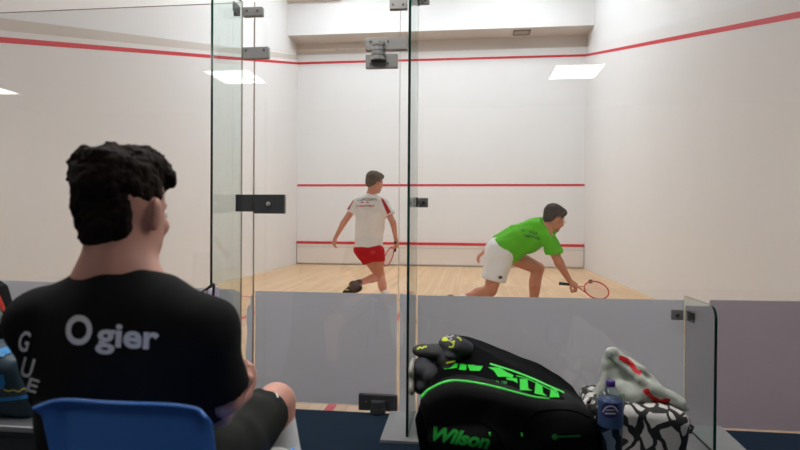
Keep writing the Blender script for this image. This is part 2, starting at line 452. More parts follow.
def text2d(s, bold=0.0, shear=0.0):
    cu = bpy.data.curves.new('t', 'FONT'); cu.body = s; cu.size = 1; cu.offset = bold; cu.shear = shear; cu.resolution_u = 5
    o = bpy.data.objects.new('t', cu); C.objects.link(o); dg = bpy.context.evaluated_depsgraph_get(); dg.update()
    me = bpy.data.meshes.new_from_object(o.evaluated_get(dg)); vs = [(v.co.x, v.co.y) for v in me.vertices]; fs = [tuple(p.vertices) for p in me.polygons]
    bpy.data.objects.remove(o); bpy.data.curves.remove(cu); bpy.data.meshes.remove(me)
    x0 = min(v[0] for v in vs); x1 = max(v[0] for v in vs)
    return [((x-x0)/(x1-x0), y) for x, y in vs], fs
def text_decal(name, s, target, p0, p1, hgt, m, parent, bold=0.0, shear=0.0, up=None, cut=2.5, off=.0012):
    """p0..p1 baseline in photo frame; hgt pixels per font unit (cap height about .69)"""
    vs, fs = text2d(s, bold, shear); a = Vector(p0); b = Vector(p1); n = Vector(up).normalized() if up else Vector(((b-a).y, -(b-a).x)).normalized()
    return decal(name, target, [tuple(a+(b-a)*x+n*y*hgt) for x, y in vs], fs, m, parent, off, cut)
def poly_decal(name, target, polys, m, parent, cut=3, off=.0012):
    vs = []; fs = []
    for p in polys: fs.append(tuple(range(len(vs), len(vs)+len(p)))); vs += p
    return decal(name, target, vs, fs, m, parent, off, cut)
def stroke(pts, w):
    """centre line to quads; w list or number (full width, px)"""
    out = []; n = len(pts); L = []; Rr = []
    for i, p in enumerate(pts):
        a = Vector(pts[max(0, i-1)]); b = Vector(pts[min(n-1, i+1)]); t = (b-a).normalized(); q = Vector((-t.y, t.x)); ww = (w[i] if isinstance(w, list) else w)/2
        L.append(tuple(Vector(p)+q*ww)); Rr.append(tuple(Vector(p)-q*ww))
    return [[L[i], L[i+1], Rr[i+1], Rr[i]] for i in range(n-1)]
def spline(pts, k=6):
    out = []; n = len(pts)
    for i in range(n-1):
        p = [Vector(pts[max(0, i-1)]), Vector(pts[i]), Vector(pts[i+1]), Vector(pts[min(n-1, i+2)])]
        for j in range(k):
            t = j/k; out.append(tuple(.5*((2*p[1])+(p[2]-p[0])*t+(2*p[0]-5*p[1]+4*p[2]-p[3])*t*t+(3*p[1]-p[0]-3*p[2]+p[3])*t**3)))
    out.append(tuple(pts[-1])); return out
def marks(a, b, h, n, seed, gap=.35):
    """a row of small strokes, as lettering too small to read"""
    r = random.Random(seed); a = Vector(a); b = Vector(b); t = (b-a)/n; u = Vector((t.y, -t.x)).normalized(); out = []
    for i in range(n):
        if r.random() < .12: continue
        p = a+t*i; w = t*(1-gap); q = u*h*(.7+.3*r.random()); k = r.choice((0, 1, 2))
        if k == 0: out.append([tuple(p), tuple(p+w), tuple(p+w+q), tuple(p+q)])
        elif k == 1: out += [[tuple(p), tuple(p+w*.4), tuple(p+w*.4+q), tuple(p+q)], [tuple(p+w*.4+q*.6), tuple(p+w+q*.6), tuple(p+w+q), tuple(p+w*.4+q)]]
        else: out += [[tuple(p), tuple(p+w), tuple(p+w+q*.35), tuple(p+q*.35)], [tuple(p+w*.3+q*.35), tuple(p+w*.7+q*.35), tuple(p+w*.7+q), tuple(p+w*.3+q)]]
    return out
# ================================================================== THE SETTING
def Pz(u, v, z):
    d = F3 + R3*((u-400)/FPX) + U3*((225-v)/FPX)
    return CAM + d*((z-CAM.z)/d.z)
def oz(y): return 2.155+(4.60-2.155)*(y-GY)/(FY-GY)       # centre of the out line on the side walls
BY = 9.0; CZ = 6.2                                         # court ceiling
def side_wall(name, x, s, mats, cream):
    m = MB(); t = .19
    a, b = (x, x+s*.15) if s > 0 else (x-.15, x)
    m.prism([(GY, 0), (FY+.2, 0), (FY+.2, oz(FY)+t), (FY, oz(FY)+t), (GY, oz(GY)+t)], 0, a, b, 0)
    a2, b2 = (x+s*.04, x+s*.15) if s > 0 else (x-.15, x-.04)
    m.prism([(GY, oz(GY)+t), (FY+.2, oz(FY)+t+.05), (FY+.2, CZ), (GY, CZ)], 0, a2, b2, 2)
    e0, e1 = (x-.0015, x+.001) if s > 0 else (x-.001, x+.0015)
    m.prism([(GY, oz(GY)-.025), (FY, oz(FY)-.025), (FY, oz(FY)+.025), (GY, oz(GY)+.025)], 0, e0, e1, 1)
    if cream:
        m.prism([(GY+.3, oz(GY+.3)+.08), (FY-.002, oz(FY)+.08), (FY-.002, oz(FY)+t-.006), (GY+.3, oz(GY+.3)+t-.006)], 0, e0, e1, 3)
    return tag(m.build(name, mats), kind='structure')
side_wall('wall_left', 0, -1, [WHITE_S, RED, WHITE_U, CREAM], True)
side_wall('wall_right', CW, 1, [WHITE_S, RED, WHITE_U, CREAM], False)
m = MB()
m.box((-.15, FY, 0), (CW+.15, FY+.3, 4.785)); m.box((-.15, FY+.035, 4.785), (CW+.15, FY+.3, CZ), 2)
m.box((0, FY-.0015, 4.575), (CW, FY+.001, 4.625), 1); m.box((0, FY-.0015, 1.78), (CW, FY+.001, 1.83), 1)
tag(m.build('wall_front', [WHITE, RED, CREAM]), kind='structure')
m = MB(); m.box((-.04, FY-.6, 5.045), (CW+.04, FY+.035, CZ), 0); m.box((-.04, FY-.598, 5.040), (CW+.04, FY+.035, 5.046), 1)
tag(m.build('wall_bulkhead', [WHITE_U, CREAM]), kind='structure')
m = MB(); m.box((-.03, FY-.74, 5.76), (1.15, FY-.6, CZ), 0); tag(m.build('trim_1', [CREAM]), kind='structure')
m = MB(); m.box((-.15, GY-.1, CZ), (CW+.15, FY+.3, CZ+.1)); tag(m.build('ceiling', [CEILM]), kind='structure')
m = MB(); m.box((0, GY-.004, -.1), (CW, FY, 0), 0)
sy = GY+4.26
for a, b in [((0, sy), (CW, sy+.05)), ((3.175, GY+.01), (3.225, sy)), ((0, sy-1.65), (1.65, sy-1.6)), ((1.6, sy-1.65), (1.65, sy)), ((CW-1.65, sy-1.65), (CW, sy-1.6)), ((CW-1.65, sy-1.65), (CW-1.6, sy))]:
    m.box((a[0], a[1], -.001), (b[0], b[1], .0008), 1)
tag(m.build('floor', [FLOOR, RED]), kind='structure')
# the viewing side
X0, X1, YB = -3.2, 9.0, -3.0
m = MB(); m.box((X0, YB, -.1), (X1, GY-.006, FZ)); tag(m.build('floor.001', [CARPET]), kind='structure')
m = MB(); m.box((X0, YB, CEIL), (X1, GY+.05, CEIL+.08)); tag(m.build('ceiling.001', [TILE]), kind='structure')
m = MB(); m.box((X0-.1, YB, 0), (X0, GY, CEIL)); tag(m.build('wall_viewing_left', [ROOMW]), kind='structure')
m = MB(); m.box((X1, YB, 0), (X1+.1, GY, CEIL)); tag(m.build('wall_viewing_right', [ROOMW]), kind='structure')
m = MB(); m.box((X0-.1, YB-.1, 0), (X1+.1, YB, CEIL)); tag(m.build('wall_viewing_back', [ROOMW]), kind='structure')
m = MB(); m.box((X0-.1, GY-.02, 0), (-.0, GY+.1, CEIL)); m.box((CW, GY-.02, 0), (X1+.1, GY+.1, CEIL)); m.box((-.15, GY-.02, CEIL), (CW+.15, GY+.1, CZ))
tag(m.build('wall_court_back', [ROOMW]), kind='structure')

# tin
t = thing('tin', (3.2, FY, 0), 'long white tin board with a red top strip along the foot of the front wall', 'tin')
m = MB(); m.box((.012, FY-.035, .03), (CW-.012, FY-.004, .475)); m.build('board', [mat('tin_paint', srgb(226, 216, 208), .5, .03)], t)
m = MB(); m.box((.004, FY-.045, .47), (CW-.004, FY-.002, .525)); m.build('red_strip', [RED], t, bevel=.004)
m = MB(); m.box((.012, FY-.041, .395), (CW-.012, FY-.035, .405)); m.box((.012, FY-.041, .025), (CW-.012, FY-.035, .035))
for x in (.012, CW-.02): m.box((x, FY-.041, .03), (x+.008, FY-.035, .475))
m.build('seam_trim', [mat('tin_seam', srgb(176, 170, 165), .5)], t)

# vent in the soffit
a = Pz(514, 32, 5.04)
t = thing('air_vent', (5.02, FY-.3, 5.04), 'small rectangular air vent in the soffit over the front wall', 'vent')
m = MB(); x0, x1, y0, y1 = 4.83, 5.19, FY-.46, FY-.16
for b in [((x0, y0), (x1, y0+.025)), ((x0, y1-.025), (x1, y1)), ((x0, y0), (x0+.025, y1)), ((x1-.025, y0), (x1, y1))]: m.box((b[0][0], b[0][1], 5.022), (b[1][0], b[1][1], 5.041))
m.build('frame', [mat('vent_frame', srgb(120, 108, 98), .5)], t)
m = MB()
for i in range(7): m.box((x0+.03, y0+.04+i*.034, 5.028), (x1-.03, y0+.052+i*.034, 5.040))
m.build('slats', [mat('vent_slat', srgb(196, 184, 172), .5)], t)

# court luminaires
for i, (x, y) in enumerate([(1.5, 7.8), (4.9, 7.8), (1.5, 9.3), (4.9, 9.3), (1.5, 10.8), (4.9, 10.8), (3.2, 8.5), (3.2, 10.1)]):
    t = thing('ceiling_light', (x, y, CZ), 'long bright fluorescent light on the high court ceiling', 'light', 'court ceiling lights')
    m = MB(); m.box((x-.62, y-.17, CZ-.06), (x+.62, y+.17, CZ-.001)); m.build('housing', [CEILM], t)
    m = MB(); m.box((x-.6, y-.15, CZ-.075), (x+.6, y+.15, CZ-.061)); m.build('diffuser', [COURTL], t)
# square panel lights over the seats; the glass mirrors them
PR = CEIL-.012
def refl(u, v):
    q = Pz(u, v, PR); return q.x, 2*GY-q.y
for i, (xa, xb, ya, yb, lab) in enumerate([(4.88, 5.40, -1.26, -.66, 'square ceiling light panel reflected in the glass above the green-shirted player'), (.86, 1.40, -1.12, -.50, 'square ceiling light panel reflected in the glass beside the left fin'), (-2.85, -2.25, -1.4, -.8, 'square ceiling light panel reflected at the left edge of the glass')]):
    t = thing('ceiling_panel_light', ((xa+xb)/2, (ya+yb)/2, CEIL), lab, 'light', 'square panel lights over the seats')
    m = MB()
    for b in [((xa-.02, ya-.02), (xb+.02, ya)), ((xa-.02, yb), (xb+.02, yb+.02)), ((xa-.02, ya), (xa, yb)), ((xb, ya), (xb+.02, yb))]: m.box((b[0][0], b[0][1], CEIL-.015), (b[1][0], b[1][1], CEIL-.0005))
    m.build('frame', [CEILM], t)
    m = MB(); m.box((xa, ya, CEIL-.012), (xb, yb, CEIL-.001)); m.build('diffuser', [PANEL], t)

for i, (xa, ya) in enumerate([(.9, 1.75), (4.9, 1.75), (2.9, 1.75)]):  # unseen fill panels, added to brighten the grey film and the viewing side
    t = thing('ceiling_panel_light', (xa+.3, ya+.3, CEIL), 'added unseen fill light panel on the ceiling near the glass wall', 'light', 'added unseen fill panels')
    m = MB(); m.box((xa-.02, ya-.02, CEIL-.01), (xa+.62, ya+.62, CEIL-.0005)); m.build('frame', [CEILM], t)
    m = MB(); m.box((xa, ya, CEIL-.014), (xa+.6, ya+.6, CEIL-.0101)); m.build('diffuser', [FILLPANEL], t)
# glass wall ------------------------------------------------------------------
GT = 2.168; TH = .012
def pane(name, x0, x1, z0, z1, edge=JOINT, top=0):
    m = MB(); m.prism([(x0, z0), (x1, z0), (x1, z1), (x0, z1)], 1, GY, GY+TH, 0, side=[0, 1, top, 1])
    return m.build(name, [GLASS, edge])
def film(parent, poly, mt=FILM):
    m = MB(); m.prism(poly, 1, GY+TH+.0004, GY+TH+.0012, 0); return m.build('frosted_film', [mt], parent)
w1 = tag(pane('window_1', 0.0, 2.740, .031, GT, top=1), kind='structure')
w2 = tag(pane('window_2', 2.743, 2.808, .031, GT), kind='structure')
w3 = tag(pane('window_3', 2.811, 3.584, 1.908, GT), kind='structure')
w4 = tag(pane('window_4', 3.587, 3.676, .031, GT), kind='structure')
w5 = tag(pane('window_5', 3.679, CW, .031, GT), kind='structure')
dr = tag(pane('door_1', 2.811, 3.584, .056, 1.902), kind='structure')
film(w1, [(0, .033), (2.735, .033), (2.735, .63), (2.70, .648), (0, .69)])
film(w2, [(2.775, .047), (2.806, .047), (2.806, .62), (2.790, .615), (2.792, .57), (2.776, .555), (2.768, .50), (2.774, .42), (2.766, .3), (2.770, .2)])
film(dr, [(2.818, .060), (3.577, .060), (3.577, .642), (2.818, .642)])
film(w4, [(3.592, .033), (3.673, .033), (3.673, .642), (3.592, .642)])
film(w5, [(3.684, .033), (4.979, .033), (4.979, .645), (3.684, .638)])
film(w5, [(4.985, .033), (CW, .033), (CW, .66), (5.097, .648), (5.093, .618), (4.985, .618)], film_mat('grey_film_dim', (.70, .65, .71, 1), .55))
# scuffs on the door film
def scuff(pts, w):
    m = MB(); m.tube([P(u, v, GY+.0145) for u, v in spline(pts, 4)], w, 6); m.build('scuff_mark', [SCUFF], dr)
scuff([(315, 401), (324, 401), (333, 399), (341, 395), (348, 390)], [.0008]*4+[.0012]*6+[.0018]*5+[.001]*2)
scuff([(329, 383), (335, 382), (341, 379)], .0012)
scuff([(314, 378), (320, 378)], .0008)
scuff([(361, 369), (367, 367)], .0022); scuff([(369, 371), (374, 366)], .0014)

def box_px(m, u0, v0, u1, v1, y0, y1, mi=0):
    a = P(u0, v1, y0); b = P(u1, v0, y0); m.box((a.x, y0, a.z), (b.x, y1, b.z), mi)
def bolt(m, u, v, y, r=.006, mi=1, dy=-.005):
    c = P(u, v, y); m.tube([c, c+Vector((0, dy, 0))], r, 14, mi)
GF = GY-.010
def plate(name, parent, rects, bolts, extra=None, mt=METAL, mt2=METALD):
    m = MB()
    for r in rects: box_px(m, *r, GF, GY+TH+.01, 0)
    for u, v in bolts: bolt(m, u, v, GF)
    if extra: extra(m)
    return m.build(name, [mt, mt2], parent, bevel=.0015)
plate('glass_connector', w3, [(242.5, 6.5, 262, 16)], [(247, 11), (257.5, 11)])
plate('glass_connector', w3, [(242.5, 46.5, 268, 58.5)], [(246, 50.5), (264, 50)])
def knuck(u0, u1, v0, v1):
    def f(m):
        a = P((u0+u1)/2, v1, GF-.012); b = P((u0+u1)/2, v0, GF-.012); r = (P(u1, v0, GF).x-P(u0, v0, GF).x)/2
        mid = (a.z+b.z)/2
        m.tube([(a.x, GF-.006, a.z), (a.x, GF-.006, mid-.002)], r, 20, 0); m.tube([(a.x, GF-.006, mid+.002), (a.x, GF-.006, b.z)], r*.93, 20, 0)
    return f
plate('pivot_plate', w3, [(365.5, 36.5, 407, 50.3)], [(370.5, 41.5), (388, 41.5)], knuck(371.5, 385, 42, 51))
plate('pivot_hinge', dr, [(365.5, 53.5, 397.5, 68)], [(370.5, 64), (388, 63.5)], knuck(370.5, 385.5, 51.5, 60.5))
plate('bottom_pivot', dr, [(358.5, 396, 397, 410)], [(366, 402), (387, 402)], lambda m: (knuck(370, 385.5, 401, 413)(m), bolt(m, 370, 413.5, GF, .006, 0, -.004)), METALD, METALD)
plate('lock', dr, [(253.8, 194.5, 284, 213.5)], [], lambda m: None, METALD)
m = MB(); bolt(m, 268.5, 203.8, GF-.001, .011, 0, -.006); m.build('key_cylinder', [mat('lock_cylinder', srgb(215, 210, 205), .3, metal=.6)], dr)
m = MB(); c = P(268.5, 204.2, GF-.0075); m.box((c.x-.002, c.y-.001, c.z-.007), (c.x+.002, c.y, c.z+.003)); m.build('keyhole', [BLACKR], dr)
plate('strike_box', w2, [(235.5, 194.5, 252.6, 211.5)], [], None, METALD)
# fins ------------------------------------------------------------------------
def fin(name, x, z1, rad, lab):
    y0, y1 = GY-.35, GY-.002; z0 = .047
    poly = [(y1, z0), (y0, z0)]
    if rad: poly += [(y0+rad-rad*math.cos(a), z1-rad+rad*math.sin(a)) for a in [i*PI/16 for i in range(9)]]
    else: poly += [(y0, z1)]
    poly += [(y1, z1)]
    m = MB(); m.prism(poly, 0, x-.006, x+.006, 0, side=[1]*(len(poly)-1)+[0])
    o = m.build(name, [FING, EDGE]); return tag(o, lab, 'glass fin', kind='structure')
f1 = fin('glass_fin', 2.744, GT, 0, 'tall clear glass fin left of the glass door')
f2 = fin('glass_fin.001', 3.673, GT, 0, 'tall clear glass fin right of the glass door')
f3 = fin('glass_fin.002', 4.978, .667, .055, 'short clear glass fin with a rounded corner beside the patterned bag')
def clamp(parent, x, z, s, hw=.036, mt=METALD):
    """angle clamp: a plate on the fin side s and a plate on the glass wall"""
    m = MB(); m.box((x+s*.0065 if s > 0 else x-.0165, GY-.085, z-.024), (x+.0165 if s > 0 else x-.0065, GY-.012, z+.024), 0)
    xc = x+s*.017
    m.tube([(xc-s*.002, GY-.055, z), (xc+s*.004, GY-.055, z)], .007, 14, 1)
    m.build('fin_clamp', [mt, METALD], parent, bevel=.0015)
def wall_clamp(parent, x0, x1, z, mt=METAL):
    m = MB(); m.box((x0, GF-.002, z-.024), (x1, GY-.001, z+.024), 0); c = (x0+x1)/2
    m.tube([(c, GF-.001, z), (c, GF-.008, z)], .0085, 14, 1); m.build('clamp_plate', [mt, METALD], parent, bevel=.0015)
clamp(f1, 2.744, 2.118, -1); clamp(f2, 3.673, 2.13, 1); clamp(f2, 3.673, 1.112, 1); clamp(f3, 4.978, .573, 1)
wall_clamp(f1, 2.70, 2.735, 2.118); wall_clamp(f2, 3.69, 3.735, 2.137); wall_clamp(f2, 3.69, 3.735, 1.112); wall_clamp(f3, 4.915, 4.968, .575)
m = MB(); box_px(m, 389.5, -4, 407, 9, GF, GY+TH+.01); bolt(m, 393, 4.5, GF); bolt(m, 403, 4.5, GF); m.build('glass_connector', [METAL, METALD], w3, bevel=.0015)
# ledges
ZL = .045
a = Pz(389.6, 413, ZL); b = Pz(380, 439.5, ZL); c = Pz(735, 450, ZL); d = Pz(712, 427, ZL)
def ledge(poly, lab, nm):
    m = MB(); m.prism(poly, 2, FZ, ZL, 0); return tag(m.build(nm, [ALU], bevel=.002), lab, 'floor plate', kind='structure')
yf = b.y
ledge([(a.x, GY-.001), (b.x, yf), (5.13, yf), (5.15, GY-.001)], 'grey metal floor plate under the bags along the glass wall', 'floor_plate')
ledge([(-.0, GY-.001), (0, yf), (2.80, yf), (2.80, GY-.001)], 'grey metal floor plate along the glass wall behind the seat', 'floor_plate.001')
#@@OBJECTS
# ================================================================== PEOPLE
def V(*a): return Vector(a)
def lerp(a, b, t): return a+(b-a)*t
def foot_prims(ankle, d, r=.036, L=.26, s=1.0, toe_up=0.0):
    """a foot or, grown, a shoe: ankle joint, direction of the toes"""
    d = Vector(d).normalized(); up = V(0, 0, 1) if abs(d.z) < .9 else V(0, 1, 0); sole = (up-d*up.dot(d)).normalized()
    a = ankle-sole*.045*s
    return [Cone(ankle, a-d*.045*s-sole*.0*s, r, r*.95, .02), Cone(a-d*.05*s-sole*.005, a+d*.10*s-sole*.012, r*.92, r*.9, .02), Cone(a+d*.05*s-sole*.0, a+d*(L-.09)*s-sole*.018, r*1.05, r*.72, .02)]

def racket(name, butt, hand_end, head_c, ax_a, ax_b, sa, sb, lab, frame_m):
    """butt..hand_end grip, head ellipse centre, axes"""
    butt = Vector(butt); hand_end = Vector(hand_end); head_c = Vector(head_c)
    t = thing(name, head_c, lab, 'racket')
    A = Vector(ax_a).normalized(); B = Vector(ax_b); B = (B-A*B.dot(A)).normalized()
    m = MB(); n = 40
    m.tube([head_c+A*sa*math.cos(2*PI*i/n)+B*sb*math.sin(2*PI*i/n) for i in range(n)], .0065, 8, 0, closed=True)
    th = head_c-A*sa
    m.tube([hand_end, lerp(hand_end, th, .45)], .0062, 8, 1)
    fk = lerp(hand_end, th, .42)
    for q in (-1, 1): m.tube([fk, lerp(fk, th, .6)+B*q*sb*.22, head_c-A*sa*.90+B*q*sb*.43], .0048, 8, 0)
    m.build('frame', [frame_m, FRAMEW], t, True)
    m = MB(); m.tube([butt, lerp(butt, hand_end, .08), hand_end], [.017, .014, .0135], 12); m.build('grip', [BLACKR], t, True)
    m = MB()
    for i in range(-7, 8):
        x = i/8*sa; h = sb*math.sqrt(max(0, 1-(x/sa)**2)); m.tube([head_c+A*x-B*h, head_c+A*x+B*h], .0011, 4)
    for i in range(-6, 7):
        y = i/7*sb; h = sa*math.sqrt(max(0, 1-(y/sb)**2)); m.tube([head_c+B*y-A*h, head_c+B*y+A*h], .0011, 4)
    m.build('strings', [STRING], t)
    return t

# ---- the player in white -----------------------------------------------------
def player_white():
    Y = 6.4; q = lambda u, v, dy=0: P(u, v, Y+dy)
    root = thing('person', (q(372, 300).x, Y, 0), 'standing squash player in white shirt and red shorts with one foot lifted behind', 'person')
    hc = q(375.0, 182.5); f = V(.62, .78, -.12); Rm = rot(f)
    hp, eyes, g, e = head_prims(hc, Rm, 1.02)
    nb = q(370.5, 196.5, .0); sl, sr = q(357.3, 203.5), q(383.5, 203.5, -.02)
    el, wl = q(343.5, 223, -.03), q(335.5, 237.5, .02); er, wr = q(393.2, 223, -.05), q(396.0, 240, .03)
    ch = q(370.5, 211); wa = q(368.5, 236); hip = q(368.5, 251); hl, hr = q(366, 253, .03), q(376, 254, -.04)
    kr, ar = q(380.3, 276, .12), q(387.2, 303, .02); kl, al = q(379.5, 276, .16), q(353, 284.8, -.26)
    body = hp+[Cone(nb, hc+Rm@V(0, -.02, -.03), .054, .052, .03), Cone(nb+V(0, 0, -.03), sl, .05, .045, .05), Cone(nb+V(0, 0, -.03), sr, .05, .045, .05),
               Ell(ch, (.155, .10, .16), k=.05), Ell(wa, (.135, .095, .13), k=.06), Ell(hip, (.15, .11, .11), k=.05),
               Cone(sl, el, .044, .034, .03), Cone(el, wl, .035, .022, .015), Cone(sr, er, .044, .034, .03), Cone(er, wr, .035, .022, .015),
               Cone(hr, kr, .078, .052, .05), Cone(kr, ar, .048, .032, .02), Ell(lerp(kr, ar, .28)+V(0, -.018, 0), (.046, .046, .09), k=.03),
               Cone(hl, kl, .078, .05, .05), Cone(kl, al, .047, .032, .02), Ell(lerp(kl, al, .3), (.052, .05, .045), k=.03)]
    body += hand_prims(wl, (-.25, .25, -.9), (-.6, -.6, 0), .95, .55, 1)
    body += hand_prims(wr, (.02, .25, -.95), (.75, -.6, 0), .95, 1.2, -1)
    body += foot_prims(ar, (.35, .93, 0)) + foot_prims(al, (-.88, .25, -.36), L=.22)
    sculpt('body', body, .0085, SKINP, root, carve=eyes); make_eyes(g, 1.02, Rm, root)
    sculpt('hair', [Ell(g(0, -.020, .048), (.083, .105, .084), [[Rm[i][j] for j in range(3)] for i in range(3)], .02), Ell(g(0, .040, .085), (.06, .045, .03), k=.03), Cone(g(-.03, .072, .075), g(.04, .074, .072), .015, .015, .02), Ell(g(0, -.062, -.012), (.064, .038, .058), k=.03), Ell(g(.070, .0, .03), (.012, .035, .05), k=.01)],
           .005, HAIRG, root, cuts=[(g(0, -.02, -.028), Rm@V(0, .55, -.83)), (g(0, .10, .05), Rm@V(0, .9, -.44))], fold=[(.010, 150, 3), (.006, 260, 8)])
    shirt = sculpt('shirt', [Cone(nb+V(0, 0, -.03), sl, .058, .056, .05), Cone(nb+V(0, 0, -.03), sr, .058, .056, .05), Cone(nb, nb+V(0, 0, -.06), .062, .08, .03), Ell(ch, (.172, .118, .17), k=.05), Ell(wa, (.166, .118, .15), k=.07), Ell(q(370, 225), (.172, .118, .15), k=.07),
                    Ell(q(368.5, 246), (.168, .128, .11), k=.06), Cone(sl, lerp(sl, el, .5), .062, .070, .03), Cone(sr, lerp(sr, er, .65), .062, .070, .03)], .0085, [WHITEC, REDC], root,
                    cuts=[(q(369, 247.3), (.02, 0, -1)), (nb+V(0, 0, .028), (0, .25, 1)), lambda X: np.where((X@arr((1, 0, 0)) < sl.x-.02), (X-arr(lerp(sl, el, .47)))@arr((el-sl).normalized()), -1), lambda X: np.where((X@arr((1, 0, 0)) > sr.x+.02), (X-arr(lerp(sr, er, .62)))@arr((er-sr).normalized()), -1)],
                    fold=(.009, 38, 5))
    poly_decal('sleeve_panel', shirt, [[(354.6, 195.8), (356.2, 197), (352.0, 204), (348.2, 211.3), (343.2, 210.2), (349, 204), (352.5, 199.5)]], REDC, root, 2)
    poly_decal('sleeve_panel', shirt, [[(379.8, 196), (384, 200), (389.5, 209.5), (392.6, 215.0), (388.5, 217.0), (384.5, 207.5)]], REDC, root, 2)
    text_decal('shirt_lettering', 'CUPOSAN', shirt, (356.8, 201.0), (376.5, 200.6), 3.9, TEXTD, root, 0, cut=1.5, off=.003)
    poly_decal('shirt_lettering', shirt, marks((361, 203.2), (370.5, 203.1), 1.6, 9, 1), REDC, root, 1.5, .003)
    poly_decal('shirt_lettering', shirt, marks((356.8, 207.0), (374.8, 206.6), 2.0, 15, 2), REDC, root, 1.5, .003)
    sculpt('shorts', [Ell(q(368, 250), (.168, .135, .10), k=.05), Cone(hl+V(.0, 0, .02), lerp(hl, kl, .52), .112, .104, .05), Cone(hr+V(0, 0, .02), lerp(hr, kr, .42), .098, .086, .05)], .0085, REDC, root,
           cuts=[lambda X: np.where(X[..., 0] > q(372.5, 250).x, (X-arr(q(379, 261.5)))@arr(V(.05, 0, -1)), (X-arr(q(371, 262.5)))@arr(V(.35, 0, -.94)))], fold=(.007, 45, 9))
    sculpt('sock', [Cone(lerp(kl, al, .78), al, .040, .040, .02), Cone(al, al+V(-.012, 0, -.01), .034, .032, .02)], .007, SOCKG, root)
    sculpt('sock', [Cone(lerp(kr, ar, .6), ar, .042, .038, .02)], .007, WHITEC, root)
    sh = sculpt('shoe', [p.grow(.010) for p in foot_prims(al, (-.88, .25, -.36), L=.22)], .006, [SHOEB, YEL], root)
    poly_decal('yellow_trim', sh, [[(343, 285.5), (347, 284), (350.5, 284.8), (350, 287), (346, 287.5)], [(345, 289), (349, 289.2), (349, 290.6), (345, 290.4)]], YEL, root, 2, .003)
    bb = sh.data
    sculpt('shoe', [p.grow(.010) for p in foot_prims(ar, (.35, .93, 0), L=.24)], .007, SHOEB, root)
    racket('squash_racket', wr+V(-.005, -.02, -.02), wr+V(-.02, .07, -.13), q(388.8, 256.5, .16), (-.30, .25, -.9), (.45, .85, .1), 0.125, .085, 'red squash racket hanging from the hand of the player in white', FRAMER)
player_white()

